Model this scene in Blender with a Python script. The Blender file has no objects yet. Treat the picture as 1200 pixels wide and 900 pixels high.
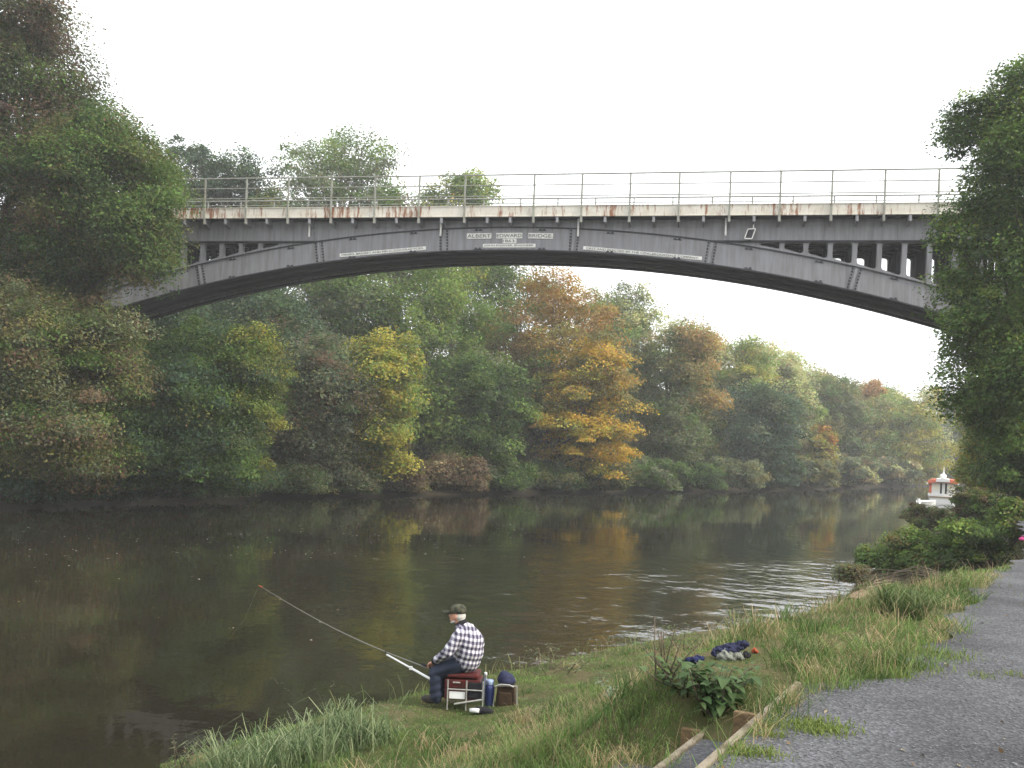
import bpy, bmesh, math, random
import numpy as np
from mathutils import Vector, Matrix

# ------------------------------------------------------------------ camera, sky, sun, exposure
S = bpy.context.scene
COL = S.collection
F, CY, ROLL, H = 1150.0, 525.0, math.radians(2.25), 3.75
cam = bpy.data.cameras.new("camera")
cam.sensor_width = 36; cam.lens = 36 * F / 1200; cam.shift_y = (CY - 450) / 1200
cam.clip_start = 0.1; cam.clip_end = 5000
camo = bpy.data.objects.new("camera", cam); COL.objects.link(camo)
camo.matrix_world = Matrix.Translation((0, 0, H)) @ Matrix.Rotation(math.pi/2, 4, 'X') @ Matrix.Rotation(ROLL, 4, 'Z')
S.camera = camo

SUN_EL, SUN_AZ = math.radians(36), math.radians(112)      # azimuth measured from +Y towards +X
world = bpy.data.worlds.new("World"); S.world = world; world.use_nodes = True
nt = world.node_tree; nt.nodes.clear()
out = nt.nodes.new('ShaderNodeOutputWorld'); bg = nt.nodes.new('ShaderNodeBackground')
sky = nt.nodes.new('ShaderNodeTexSky'); sky.sky_type = 'NISHITA'; sky.sun_disc = False
sky.sun_elevation = SUN_EL; sky.sun_rotation = SUN_AZ
sky.dust_density = 4; sky.air_density = 1.0
hs = nt.nodes.new('ShaderNodeHueSaturation'); hs.inputs['Saturation'].default_value = 0.22
nt.links.new(sky.outputs[0], hs.inputs['Color'])
mx = nt.nodes.new('ShaderNodeMixRGB'); mx.blend_type = 'LIGHTEN'; mx.inputs[0].default_value = 1
mx.inputs[2].default_value = (12.9, 13.2, 13.5, 1)        # the bright even overcast layer
nt.links.new(hs.outputs[0], mx.inputs[1])
nt.links.new(mx.outputs[0], bg.inputs[0]); bg.inputs[1].default_value = 0.10
nt.links.new(bg.outputs[0], out.inputs[0])

sl = bpy.data.lights.new("sun", 'SUN'); sl.energy = 2.9; sl.angle = math.radians(10); sl.color = (1, 0.93, 0.8)
so = bpy.data.objects.new("sun", sl); COL.objects.link(so)
sd = Vector((math.sin(SUN_AZ)*math.cos(SUN_EL), math.cos(SUN_AZ)*math.cos(SUN_EL), math.sin(SUN_EL)))
so.rotation_euler = sd.to_track_quat('Z', 'Y').to_euler()

S.view_settings.view_transform = 'Standard'; S.view_settings.look = 'None'
S.view_settings.exposure = 0.58; S.view_settings.gamma = 1
S.cycles.max_bounces = 6; S.cycles.diffuse_bounces = 4; S.cycles.transmission_bounces = 4
S.cycles.transparent_max_bounces = 4; S.cycles.volume_bounces = 1
S.cycles.sample_clamp_indirect = 4

# ------------------------------------------------------------------ helpers
CR, SR = math.cos(ROLL), math.sin(ROLL)
def ray(px, py):
    a, b = px - 600, py - CY
    return (CR*a + SR*b) / F, -(-SR*a + CR*b) / F          # x/y, (z-H)/y
def at(px, py, Y):
    u, w = ray(px, py); return np.array((u*Y, Y, H + w*Y))
def onz(px, py, z):
    u, w = ray(px, py); Y = (z - H) / w; return np.array((u*Y, Y, z))
def hexc(*c): return (c[0], c[1], c[2], 1)

def tag(o, label=None, cat=None, group=None, kind=None):
    if label: o['label'] = label
    if cat: o['category'] = cat
    if group: o['group'] = group
    if kind: o['kind'] = kind
    return o
def empty(name, loc, rz=0.0):
    o = bpy.data.objects.new(name, None); COL.objects.link(o)
    o.location = loc; o.rotation_euler = (0, 0, rz); o.empty_display_size = 0.3
    return o
def link_mesh(name, me, mat, parent=None):
    o = bpy.data.objects.new(name, me); COL.objects.link(o)
    for m in (mat if isinstance(mat, (list, tuple)) else [mat]): me.materials.append(m)
    if parent: o.parent = parent
    return o

class MB:
    def __init__(s): s.v = []; s.f = []; s.m = []; s.cur = 0
    def add(s, vs, fs):
        n = len(s.v); s.v += [tuple(map(float, p)) for p in vs]
        s.f += [tuple(i + n for i in f) for f in fs]; s.m += [s.cur]*len(fs); return s
    def box(s, c, d, rz=0.0, M=None):
        vs = []
        for x in (-.5, .5):
            for y in (-.5, .5):
                for z in (-.5, .5):
                    p = Vector((x*d[0], y*d[1], z*d[2]))
                    if rz: p = Matrix.Rotation(rz, 3, 'Z') @ p
                    if M is not None: p = M @ p
                    vs.append(p + Vector(c))
        return s.add(vs, [(0,1,3,2),(4,6,7,5),(0,4,5,1),(2,3,7,6),(0,2,6,4),(1,5,7,3)])
    def tube(s, pts, rad, n=8, cap=True):
        pts = [Vector(p) for p in pts]
        if not isinstance(rad, (list, tuple, np.ndarray)): rad = [rad]*len(pts)
        rad = [float(r) for r in rad]
        vs, fs = [], []
        for i, p in enumerate(pts):
            t = (pts[min(i+1, len(pts)-1)] - pts[max(i-1, 0)]).normalized()
            a = t.cross(Vector((0, 0, 1)) if abs(t.z) < .95 else Vector((1, 0, 0))).normalized(); b = t.cross(a)
            for k in range(n):
                q = 2*math.pi*k/n; vs.append(p + rad[i]*(math.cos(q)*a + math.sin(q)*b))
        for i in range(len(pts)-1):
            for k in range(n):
                fs.append((i*n+k, i*n+(k+1) % n, (i+1)*n+(k+1) % n, (i+1)*n+k))
        if cap:
            fs.append(tuple(range(n))[::-1]); fs.append(tuple(range((len(pts)-1)*n, len(pts)*n)))
        return s.add(vs, fs)
    def beam(s, a, b, w, h):
        a, b = Vector(a), Vector(b); t = (b-a).normalized()
        sx = t.cross(Vector((0, 0, 1)) if abs(t.z) < .98 else Vector((0, 1, 0))).normalized(); up = sx.cross(t)
        vs = [p + i*w/2*sx + j*h/2*up for p in (a, b) for i, j in ((-1,-1),(1,-1),(1,1),(-1,1))]
        return s.add(vs, [(0,3,2,1),(4,5,6,7),(0,1,5,4),(1,2,6,5),(2,3,7,6),(3,0,4,7)])
    def lathe(s, c, prof, n=16, sy=1.0):
        vs, fs = [], []
        for r, z in prof:
            for k in range(n):
                q = 2*math.pi*k/n; vs.append((c[0]+r*math.cos(q), c[1]+r*sy*math.sin(q), c[2]+z))
        for i in range(len(prof)-1):
            for k in range(n):
                fs.append((i*n+k, i*n+(k+1) % n, (i+1)*n+(k+1) % n, (i+1)*n+k))
        fs.append(tuple(range(n))[::-1]); fs.append(tuple(range((len(prof)-1)*n, len(prof)*n)))
        return s.add(vs, fs)
    def prism(s, poly, t0, t1, axis='y'):
        n = len(poly); vs = []
        for t in (t0, t1):
            for p in poly:
                vs.append({'y': (p[0], t, p[1]), 'x': (t, p[0], p[1]), 'z': (p[0], p[1], t)}[axis])
        fs = [tuple(range(n)), tuple(range(n, 2*n))[::-1]] + [(i, i+n, (i+1) % n+n, (i+1) % n) for i in range(n)]
        return s.add(vs, fs)
    def mesh(s, name, smooth=False):
        me = bpy.data.meshes.new(name); me.from_pydata(s.v, [], s.f)
        bm = bmesh.new(); bm.from_mesh(me); bmesh.ops.recalc_face_normals(bm, faces=bm.faces); bm.to_mesh(me); bm.free()
        if any(s.m): me.polygons.foreach_set('material_index', s.m)
        if smooth: me.polygons.foreach_set('use_smooth', [True]*len(me.polygons))
        me.update(); return me
    def build(s, name, mat, parent=None, smooth=False, bevel=0):
        o = link_mesh(name, s.mesh(name, smooth), mat, parent)
        if bevel:
            b = o.modifiers.new('bevel', 'BEVEL'); b.width = bevel; b.segments = 2; b.limit_method = 'ANGLE'
        return o

# ------------------------------------------------------------------ materials
def mat(name, color, rough=0.7, spec=0.3, noise=None, bump=0.0, bscale=20, metal=0.0):
    """noise = (colour2, scale, lo, hi[, stretch xyz])"""
    m = bpy.data.materials.new(name); m.use_nodes = True
    N, L = m.node_tree.nodes, m.node_tree.links
    b = N['Principled BSDF']; b.inputs['Base Color'].default_value = hexc(*color)
    b.inputs['Roughness'].default_value = rough; b.inputs['Specular IOR Level'].default_value = spec
    b.inputs['Metallic'].default_value = metal
    tc = N.new('ShaderNodeTexCoord')
    if noise:
        mp = N.new('ShaderNodeMapping'); L.new(tc.outputs['Object'], mp.inputs[0])
        if len(noise) > 4: mp.inputs['Scale'].default_value = noise[4]
        t = N.new('ShaderNodeTexNoise'); t.inputs['Scale'].default_value = noise[1]; t.inputs['Detail'].default_value = 6
        t.inputs['Roughness'].default_value = .65
        L.new(mp.outputs[0], t.inputs['Vector'])
        r = N.new('ShaderNodeMapRange'); r.inputs[1].default_value = noise[2]; r.inputs[2].default_value = noise[3]
        L.new(t.outputs[0], r.inputs[0])
        x = N.new('ShaderNodeMixRGB'); x.inputs[1].default_value = hexc(*color); x.inputs[2].default_value = hexc(*noise[0])
        L.new(r.outputs[0], x.inputs[0]); L.new(x.outputs[0], b.inputs['Base Color'])
    if bump:
        t2 = N.new('ShaderNodeTexNoise'); t2.inputs['Scale'].default_value = bscale; t2.inputs['Detail'].default_value = 5
        L.new(tc.outputs['Object'], t2.inputs['Vector'])
        bp = N.new('ShaderNodeBump'); bp.inputs['Strength'].default_value = bump; bp.inputs['Distance'].default_value = .02
        L.new(t2.outputs[0], bp.inputs['Height']); L.new(bp.outputs[0], b.inputs['Normal'])
    return m

def leaf_mat(name, trans=0.45, rough=0.6, spec=0.25):
    m = bpy.data.materials.new(name); m.use_nodes = True
    N, L = m.node_tree.nodes, m.node_tree.links
    b = N['Principled BSDF']; o = N['Material Output']
    a = N.new('ShaderNodeAttribute'); a.attribute_name = 'tint'
    L.new(a.outputs['Color'], b.inputs['Base Color'])
    b.inputs['Roughness'].default_value = rough; b.inputs['Specular IOR Level'].default_value = spec
    t = N.new('ShaderNodeBsdfTranslucent'); L.new(a.outputs['Color'], t.inputs[0])
    x = N.new('ShaderNodeMixShader'); x.inputs[0].default_value = trans
    L.new(b.outputs[0], x.inputs[1]); L.new(t.outputs[0], x.inputs[2]); L.new(x.outputs[0], o.inputs[0])
    return m

M = {}
M['leaf'] = leaf_mat('leaf_green'); M['blade'] = leaf_mat('grass_blade', 0.3)
M['bark'] = mat('bark', (.07, .055, .04), .9, .1, ((.13, .115, .085), 6, .35, .7, (1, 1, .2)), .5, 25)
M['iron'] = mat('painted_iron', (.265, .265, .285), .55, .35, ((.165, .158, .16), 1.9, .40, .70, (2.2, 1, .22)), .15, 14)
M['iron_edge'] = mat('flange_painted_shade', (.05, .05, .06), .7, .2, ((.03, .03, .034), 2, .4, .7), .1, 20)  # flange colour darkened to carry the shade under the arch
M['bolt'] = mat('bolt_iron', (.05, .05, .058), .6, .3)
M['soffit'] = mat('iron_painted_shade', (.035, .035, .043), .8, .15, ((.022, .022, .027), 1.5, .4, .7))  # darker copy of the iron, with the underside's shade put into its colour
M['rail'] = mat('weathered_rail_paint', (.28, .29, .25), .6, .3, ((.18, .16, .12), 3, .45, .7))
M['white'] = mat('white_paint', (.75, .75, .72), .5, .4, ((.6, .58, .52), 8, .45, .75))
M['plate'] = mat('name_plate_white', (.8, .8, .76), .5, .4, ((.62, .6, .54), 5, .45, .75))
M['letter'] = mat('letter_dark', (.11, .11, .115), .6, .3)
M['stone'] = mat('abutment_stone', (.25, .22, .18), .9, .1, ((.14, .13, .1), 2.5, .4, .7), .6, 8)
M['concrete'] = mat('old_concrete', (.40, .36, .31), .9, .1, ((.26, .23, .18), 5, .4, .7), .5, 30)
M['timber'] = mat('pale_timber', (.25, .215, .165), .9, .1, ((.1, .085, .055), 5, .42, .62), .6, 40)
M['timber_dark'] = mat('brown_timber', (.16, .11, .06), .9, .1, ((.09, .065, .04), 9, .4, .7, (1, 1, 4)), .4, 40)
M['alu'] = mat('aluminium', (.42, .41, .39), .45, .5, ((.25, .24, .22), 30, .4, .7), metal=.4)
M['black'] = mat('black_fabric', (.018, .018, .022), .85, .2, bump=.3, bscale=60)
M['navy'] = mat('navy_fabric', (.018, .02, .05), .85, .2, ((.03, .034, .07), 12, .4, .7), .4, 30)
M['red'] = mat('red_plastic', (.10, .014, .013), .6, .3, ((.035, .01, .01), 15, .4, .7))
M['brownbag'] = mat('brown_canvas', (.062, .04, .026), .9, .1, ((.04, .028, .02), 14, .4, .7), .4, 40)
M['blue'] = mat('blue_enamel', (.035, .05, .16), .5, .4)
M['bluecloth'] = mat('blue_cloth', (.022, .026, .07), .9, .1)
M['paleblue'] = mat('pale_blue_plastic', (.3, .38, .55), .4, .4)
M['whiteplastic'] = mat('white_plastic', (.75, .76, .76), .4, .4)
M['skin'] = mat('skin', (.52, .27, .19), .55, .35)
M['hair'] = mat('grey_hair', (.55, .54, .5), .8, .2, ((.35, .34, .31), 60, .4, .7))
M['camo'] = mat('camouflage_cloth', (.085, .085, .055), .85, .15, ((.03, .032, .026), 22, .47, .53))
M['denim'] = mat('dark_denim', (.016, .022, .04), .85, .2, ((.03, .038, .06), 9, .4, .7), .5, 14)
M['boot'] = mat('boot_leather', (.03, .026, .022), .7, .3)
M['rod'] = mat('grey_carbon_rod', (.14, .14, .12), .4, .5)
M['orange'] = mat('orange_paint', (.33, .075, .035), .7, .2)
M['boatred'] = mat('red_orange_canvas', (.72, .17, .09), .6, .3, ((.55, .12, .07), 2, .4, .7))
M['cream'] = mat('cream_blind', (.85, .82, .7), .6, .3)
M['boatwhite'] = mat('boat_gelcoat', (.8, .8, .78), .3, .5)
M['glassdark'] = mat('dark_window', (.02, .025, .03), .1, .5)
M['pink'] = mat('pink_fabric', (.42, .06, .19), .9, .1)
M['greycloth'] = mat('grey_canvas', (.23, .24, .21), .9, .1, ((.15, .16, .14), 14, .4, .7), .4, 30)
M['mooring'] = mat('weathered_wood', (.32, .25, .16), .9, .1, ((.2, .15, .1), 8, .4, .7))

def edge_plate_mat():
    m = mat('cream_plate_rust', (.64, .61, .54), .7, .2, ((.52, .48, .40), 2.2, .4, .75))
    N, L = m.node_tree.nodes, m.node_tree.links; b = N['Principled BSDF']
    base = b.inputs['Base Color'].links[0].from_socket
    tc = N.new('ShaderNodeTexCoord'); mp = N.new('ShaderNodeMapping'); mp.inputs['Scale'].default_value = (3.2, 1, .5)
    L.new(tc.outputs['Object'], mp.inputs[0])
    t = N.new('ShaderNodeTexNoise'); t.inputs['Scale'].default_value = 1.5; t.inputs['Detail'].default_value = 7; t.inputs['Roughness'].default_value = .7
    L.new(mp.outputs[0], t.inputs[0])
    mp2 = N.new('ShaderNodeMapping'); mp2.inputs['Scale'].default_value = (.35, 1, .1); L.new(tc.outputs['Object'], mp2.inputs[0])
    t2 = N.new('ShaderNodeTexNoise'); t2.inputs['Scale'].default_value = 1; L.new(mp2.outputs[0], t2.inputs[0])
    ad = N.new('ShaderNodeMath'); ad.operation = 'MULTIPLY_ADD'; ad.inputs[1].default_value = .55
    L.new(t2.outputs[0], ad.inputs[0]); L.new(t.outputs[0], ad.inputs[2])
    r = N.new('ShaderNodeMapRange'); r.inputs[1].default_value = .775; r.inputs[2].default_value = .88
    L.new(ad.outputs[0], r.inputs[0])
    x = N.new('ShaderNodeMixRGB'); x.inputs[2].default_value = (.25, .115, .06, 1)
    L.new(r.outputs[0], x.inputs[0]); L.new(base, x.inputs[1]); L.new(x.outputs[0], b.inputs['Base Color'])
    return m
M['edgeplate'] = edge_plate_mat()

def plaid():
    m = mat('checked_flannel', (.6, .58, .62), .85, .15)
    N, L = m.node_tree.nodes, m.node_tree.links; b = N['Principled BSDF']
    tc = N.new('ShaderNodeTexCoord'); sp = N.new('ShaderNodeSeparateXYZ'); L.new(tc.outputs['Object'], sp.inputs[0])
    def mth(op, a, c=None, c2=None):
        n = N.new('ShaderNodeMath'); n.operation = op
        for i, v in enumerate((a, c, c2)):
            if v is None: continue
            if hasattr(v, 'links'): L.new(v, n.inputs[i])
            else: n.inputs[i].default_value = v
        return n.outputs[0]
    u = mth('MULTIPLY_ADD', sp.outputs['Y'], .8, sp.outputs['X']); u = mth('MULTIPLY_ADD', sp.outputs['Z'], .22, u)
    v = mth('MULTIPLY_ADD', sp.outputs['X'], -.22, sp.outputs['Z'])
    def band(c):
        fr = mth('FRACT', mth('DIVIDE', c, .074)); d = mth('ABSOLUTE', mth('SUBTRACT', fr, .5))
        r = N.new('ShaderNodeMapRange'); r.inputs[1].default_value = .30; r.inputs[2].default_value = .22; L.new(d, r.inputs[0]); return r.outputs[0]
    s_ = mth('ADD', band(u), band(v)); s_ = mth('MULTIPLY', s_, .5)
    cr = N.new('ShaderNodeValToRGB'); e = cr.color_ramp.elements
    e[0].position = 0; e[0].color = (.62, .61, .65, 1); e[1].position = 1; e[1].color = (.045, .043, .07, 1)
    k = e.new(.5); k.color = (.24, .225, .285, 1)
    L.new(s_, cr.inputs[0]); L.new(cr.outputs[0], b.inputs['Base Color'])
    return m
M['plaid'] = plaid()

def ground_mat():
    m = mat('earth_and_turf', (.05, .062, .022), .95, .05, ((.10, .082, .045), 2.6, .42, .62), .9, 14)
    return m
M['ground'] = ground_mat()

def gravel_mat(name='grey_gravel', base=(.081, .082, .089)):
    m = mat(name, base, .9, .2)
    N, L = m.node_tree.nodes, m.node_tree.links; b = N['Principled BSDF']
    tc = N.new('ShaderNodeTexCoord')
    v = N.new('ShaderNodeTexVoronoi'); v.inputs['Scale'].default_value = 48; L.new(tc.outputs['Object'], v.inputs['Vector'])
    n = N.new('ShaderNodeTexNoise'); n.inputs['Scale'].default_value = 1.4; n.inputs['Detail'].default_value = 8; L.new(tc.outputs['Object'], n.inputs['Vector'])
    n2 = N.new('ShaderNodeTexNoise'); n2.inputs['Scale'].default_value = 26; n2.inputs['Detail'].default_value = 4; L.new(tc.outputs['Object'], n2.inputs['Vector'])
    cr = N.new('ShaderNodeValToRGB'); e = cr.color_ramp.elements
    e[0].position = .1; e[0].color = hexc(*[c*.62 for c in base]); e[1].position = .95; e[1].color = hexc(*[c*1.9 for c in base])
    k = e.new(.55); k.color = hexc(*base)
    sep = N.new('ShaderNodeSeparateColor'); L.new(v.outputs['Color'], sep.inputs[0])
    mm = N.new('ShaderNodeMixRGB'); mm.inputs[0].default_value = .5; L.new(sep.outputs[0], mm.inputs[1]); L.new(n2.outputs[0], mm.inputs[2])
    L.new(mm.outputs[0], cr.inputs[0])
    x = N.new('ShaderNodeMixRGB'); x.blend_type = 'MULTIPLY'; x.inputs[0].default_value = 1
    r = N.new('ShaderNodeMapRange'); r.inputs[1].default_value = .3; r.inputs[2].default_value = .7; r.inputs[3].default_value = .6; r.inputs[4].default_value = 1.35; n.inputs['Scale'].default_value = .9
    L.new(n.outputs[0], r.inputs[0]); L.new(cr.outputs[0], x.inputs[1]); L.new(r.outputs[0], x.inputs[2])
    L.new(x.outputs[0], b.inputs['Base Color'])
    bp = N.new('ShaderNodeBump'); bp.inputs['Strength'].default_value = .8; bp.inputs['Distance'].default_value = .015
    L.new(v.outputs['Distance'], bp.inputs['Height']); L.new(bp.outputs[0], b.inputs['Normal'])
    return m
M['gravel'] = gravel_mat()
M['dirt'] = mat('bare_pale_earth', (.27, .20, .14), .95, .05, ((.16, .12, .075), 4, .4, .7), .6, 18)

def water_mat():
    m = bpy.data.materials.new('river_water'); m.use_nodes = True
    N, L = m.node_tree.nodes, m.node_tree.links; b = N['Principled BSDF']
    b.inputs['Roughness'].default_value = .03; b.inputs['IOR'].default_value = 1.333; b.inputs['Specular IOR Level'].default_value = .5
    tc = N.new('ShaderNodeTexCoord')
    n0 = N.new('ShaderNodeTexNoise'); n0.inputs['Scale'].default_value = .12; n0.inputs['Detail'].default_value = 4; L.new(tc.outputs['Object'], n0.inputs['Vector'])
    cr = N.new('ShaderNodeValToRGB'); e = cr.color_ramp.elements
    e[0].position = .35; e[0].color = (.013, .012, .0075, 1); e[1].position = .7; e[1].color = (.024, .020, .0125, 1)
    L.new(n0.outputs[0], cr.inputs[0]); L.new(cr.outputs[0], b.inputs['Base Color'])
    hs_ = []
    for sc, st, rot in ((1.1, (1, 1, 1), .5), (3.6, (1, .6, 1), -.4), (.22, (1, 1, 1), .2)):
        mp = N.new('ShaderNodeMapping'); mp.inputs['Scale'].default_value = st; mp.inputs['Rotation'].default_value = (0, 0, rot); L.new(tc.outputs['Object'], mp.inputs[0])
        n = N.new('ShaderNodeTexNoise'); n.inputs['Scale'].default_value = sc; n.inputs['Detail'].default_value = 3; L.new(mp.outputs[0], n.inputs['Vector']); hs_.append(n.outputs[0])
    # calmer and rougher patches
    r = N.new('ShaderNodeMapRange'); r.inputs[1].default_value = .4; r.inputs[2].default_value = .7; r.inputs[3].default_value = .35; r.inputs[4].default_value = 1.5
    L.new(hs_[2], r.inputs[0])
    ad = N.new('ShaderNodeMath'); ad.operation = 'MULTIPLY_ADD'; ad.inputs[1].default_value = .35; L.new(hs_[1], ad.inputs[0]); L.new(hs_[0], ad.inputs[2])
    mu = N.new('ShaderNodeMath'); mu.operation = 'MULTIPLY'; L.new(ad.outputs[0], mu.inputs[0]); L.new(r.outputs[0], mu.inputs[1])
    vd = N.new('ShaderNodeVectorMath'); vd.operation = 'DISTANCE'; vd.inputs[1].default_value = (7.5, 27, 0); L.new(tc.outputs['Object'], vd.inputs[0])
    rr = N.new('ShaderNodeMapRange'); rr.interpolation_type = 'SMOOTHSTEP'; rr.inputs[1].default_value = 17; rr.inputs[2].default_value = 3; rr.inputs[3].default_value = 1; rr.inputs[4].default_value = 11; L.new(vd.outputs['Value'], rr.inputs[0])
    mu2 = N.new('ShaderNodeMath'); mu2.operation = 'MULTIPLY'; L.new(mu.outputs[0], mu2.inputs[0]); L.new(rr.outputs[0], mu2.inputs[1]); mu = mu2
    bp = N.new('ShaderNodeBump'); bp.inputs['Strength'].default_value = 1; bp.inputs['Distance'].default_value = .005
    L.new(mu.outputs[0], bp.inputs['Height']); L.new(bp.outputs[0], b.inputs['Normal'])
    return m
M['water'] = water_mat()

# ------------------------------------------------------------------ terrain
LB = np.array([(-220,-160),(-120,-70),(-75,-20),(-46,18),(-35.5,35),(-26,49),(-16.5,63),(-6,73),(8,90),(23,107),(48,139),(66,164),(88,192),(115,225),(150,270),(320,430),(640,720)], float)
RB = np.array([(-150,-170),(-70,-72),(-28,-18),(-13,0),(-7,7),(-3.9,11.1),(-2.6,13.1),(-1.25,14.8),(1.2,17.8),(4,20.8),(6.4,22.6),(8.4,25.2),(10.2,28.9),(14.5,38),(20,50),(27,65),(33,77),(40.5,88),(50,102),(70,130),(97,165),(122,195),(150,228),(190,270),(360,420),(680,710)], float)
RIVER = np.vstack([LB, RB[::-1]])
def seg_dist(P, L):
    best = np.full(len(P), 1e9)
    for a, b in zip(L[:-1], L[1:]):
        ab = b - a; t = np.clip(((P - a) @ ab) / (ab @ ab), 0, 1)
        best = np.minimum(best, np.hypot(*(P - (a + t[:, None]*ab)).T))
    return best
def inside(P, poly):
    c = np.zeros(len(P), bool); j = len(poly) - 1
    for i in range(len(poly)):
        (xi, yi), (xj, yj) = poly[i], poly[j]
        k = ((yi > P[:, 1]) != (yj > P[:, 1]))
        c ^= k & (P[:, 0] < (xj - xi) * (P[:, 1] - yi) / (yj - yi + 1e-12) + xi); j = i
    return c
# the edge of the gravel path and the two timber-edged steps below it
SA, SB = np.array((1.07, 5.03)), np.array((2.06, 6.86))
sdir = (SB - SA) / np.linalg.norm(SB - SA); snor = np.array((-sdir[1], sdir[0]))
def step_coords(P):
    q = P - SA; return q @ sdir, q @ snor
def bumps(x, y):
    return (np.sin(x*1.7+y*.6)*np.sin(y*1.3-x*.4)*.05 + np.sin(x*4.1+1)*np.sin(y*3.7+2)*.022 + np.sin(x*.53+2)*np.sin(y*.41)*.06)
def height(x, y):
    x = np.atleast_1d(np.asarray(x, float)); y = np.atleast_1d(np.asarray(y, float)); P = np.stack([x, y], 1)
    dl, dr = seg_dist(P, LB), seg_dist(P, RB); ins = inside(P, RIVER)
    zr = np.interp(dr, [0, .25, 1.2, 2.5, 4.5, 5.8, 6.3, 10.2, 14, 25, 40, 80, 400], [0, .07, .14, .27, .80, 1.6, 2.15, 2.15, 2.7, 8, 13, 16, 24])
    zr = zr + bumps(x, y) * np.interp(dr, [0, .5, 1.5, 5, 6.2, 10, 12], [0, .4, 1, 1, 0, 0, 1])
    zl = np.interp(dl, [0, .8, 3, 8, 20, 34, 60, 400], [0, .35, .7, 1.8, 8, 14.0, 17, 30]) + bumps(x*.5, y*.5)*1.5
    z = np.where(dl < dr, zl, zr)
    z = np.where(ins, -np.interp(np.minimum(dl, dr), [0, .5, 3, 8], [0, .25, .8, 1.5]), z)
    s, n = step_coords(P)
    sl = np.interp(s, [1.5, 3.2], [0, 1.5]); z = np.where((n > 0) & (s > -5) & (s < 3.2) & ~ins, np.minimum(z, 2.15 - .48*n + sl + bumps(x, y)*.6), z)
    reg = (s > -3) & (s < 1.87) & (n > -.02) & (n < .98)
    up_ = np.interp(s, [1.2, 1.87], [0, .25])
    z = np.where(reg & ~ins, np.minimum(z, np.where(n < .48, 1.85 + up_, np.where(s < 1.6, 1.60 + up_*1.4, 9))), z)
    return z
def gz(x, y): return float(height(x, y)[0])

def onterrain(px, py):
    u, w_ = ray(px, py); Y = np.linspace(4.2, 60, 2600); d = H + w_*Y - height(u*Y, Y); k = int(np.argmax(d < 0))
    return np.array((u*Y[k], Y[k], height(u*Y[k], Y[k])[0]))
def axis(lo, hi, f0, f1, fine, grow=1.13, cap=40):
    a = list(np.arange(f0, f1 + 1e-6, fine)); st = fine
    while a[-1] < hi: st = min(st*grow, cap); a.append(a[-1] + st)
    st = fine
    while a[0] > lo: st = min(st*grow, cap); a.insert(0, a[0] - st)
    return np.array(a)
gx = axis(-620, 720, -5, 13, .13); gy = axis(-260, 760, 3.5, 27, .15)
GX, GY = np.meshgrid(gx, gy); GZ = height(GX.ravel(), GY.ravel())
nx, ny = len(gx), len(gy)
me = bpy.data.meshes.new('ground')
V = np.stack([GX.ravel(), GY.ravel(), GZ], 1)
I = np.arange(nx*ny).reshape(ny, nx)
Fq = np.stack([I[:-1, :-1], I[:-1, 1:], I[1:, 1:], I[1:, :-1]], -1).reshape(-1, 4)
def np_mesh(me, V, Fq, smooth=True, k=4):
    me.vertices.add(len(V)); me.vertices.foreach_set('co', np.ascontiguousarray(V, np.float32).ravel())
    me.loops.add(Fq.size); me.loops.foreach_set('vertex_index', np.ascontiguousarray(Fq, np.int32).ravel())
    me.polygons.add(len(Fq)); me.polygons.foreach_set('loop_start', np.arange(0, Fq.size, k, dtype=np.int32))
    if smooth: me.polygons.foreach_set('use_smooth', np.ones(len(Fq), bool))
    me.update(calc_edges=True)
np_mesh(me, V, Fq)
fc = V[Fq].mean(1)[:, :2]; mi = (seg_dist(fc, LB) < seg_dist(fc, RB)).astype(np.int32)   # muddy leaf litter under the trees of the left bank
tag(link_mesh('ground', me, [M['ground'], mat('muddy_leaf_litter', (.022, .019, .013), .95, .05, ((.045, .034, .02), 1.1, .45, .65), .8, 9)]), kind='structure')
me.polygons.foreach_set('material_index', mi); me.update()
w = MB(); w.add([(-500, -240, 0), (640, -240, 0), (640, 700, 0), (-500, 700, 0)], [(0, 1, 2, 3)])
tag(w.build('water', M['water']), kind='structure')

# gravel path: a strip between its ragged left edge and a right edge about 3.5 m away
pe = [(-1.6, .2), (-.2, 2.9), (.45, 4.05), tuple(SA), tuple(SB), (2.5, 7.08), (2.97, 7.3), (3.58, 8.33), (4.31, 9.56), (5.1, 10.93), (6.06, 12.65), (7.53, 15.06), (8.97, 17.1), (11.2, 21), (15, 29), (19, 37), (26, 50), (37, 73), (48, 92)]
pl, pr = [], []
rs = np.random.RandomState(3)
for i in range(len(pe) - 1):
    a, b = np.array(pe[i]), np.array(pe[i+1]); n = max(2, int(np.linalg.norm(b-a)/.12))
    for k in range(n): pl.append(a + (b-a)*k/n)
pl = np.array(pl); dv = np.gradient(pl, axis=0); dv /= np.linalg.norm(dv, axis=1)[:, None]
# smooth the direction, jitter the grassy edge
for _ in range(60): dv[1:-1] = (dv[:-2] + dv[2:] + dv[1:-1])/3
nr = np.stack([dv[:, 1], -dv[:, 0]], 1)
rag = (np.sin(np.arange(len(pl))*.31)*.07 + np.sin(np.arange(len(pl))*.83)*.05) * np.where((pl[:, 1] > 7.1), 1, 0)
cols = [pl + nr*(rag + .0)[:, None]] + [pl + nr*o for o in (.8, 1.6, 2.4, 3.3)]
V = np.concatenate([np.column_stack([c, np.full(len(c), 2.172)]) for c in cols]); n = len(pl)
Fp = np.concatenate([np.stack([np.arange(n-1)+j*n, np.arange(n-1)+(j+1)*n, np.arange(1, n)+(j+1)*n, np.arange(1, n)+j*n], 1) for j in range(len(cols)-1)])
me = bpy.data.meshes.new('path'); np_mesh(me, V, Fp); tag(link_mesh('path', me, M['gravel']), kind='structure')

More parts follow.
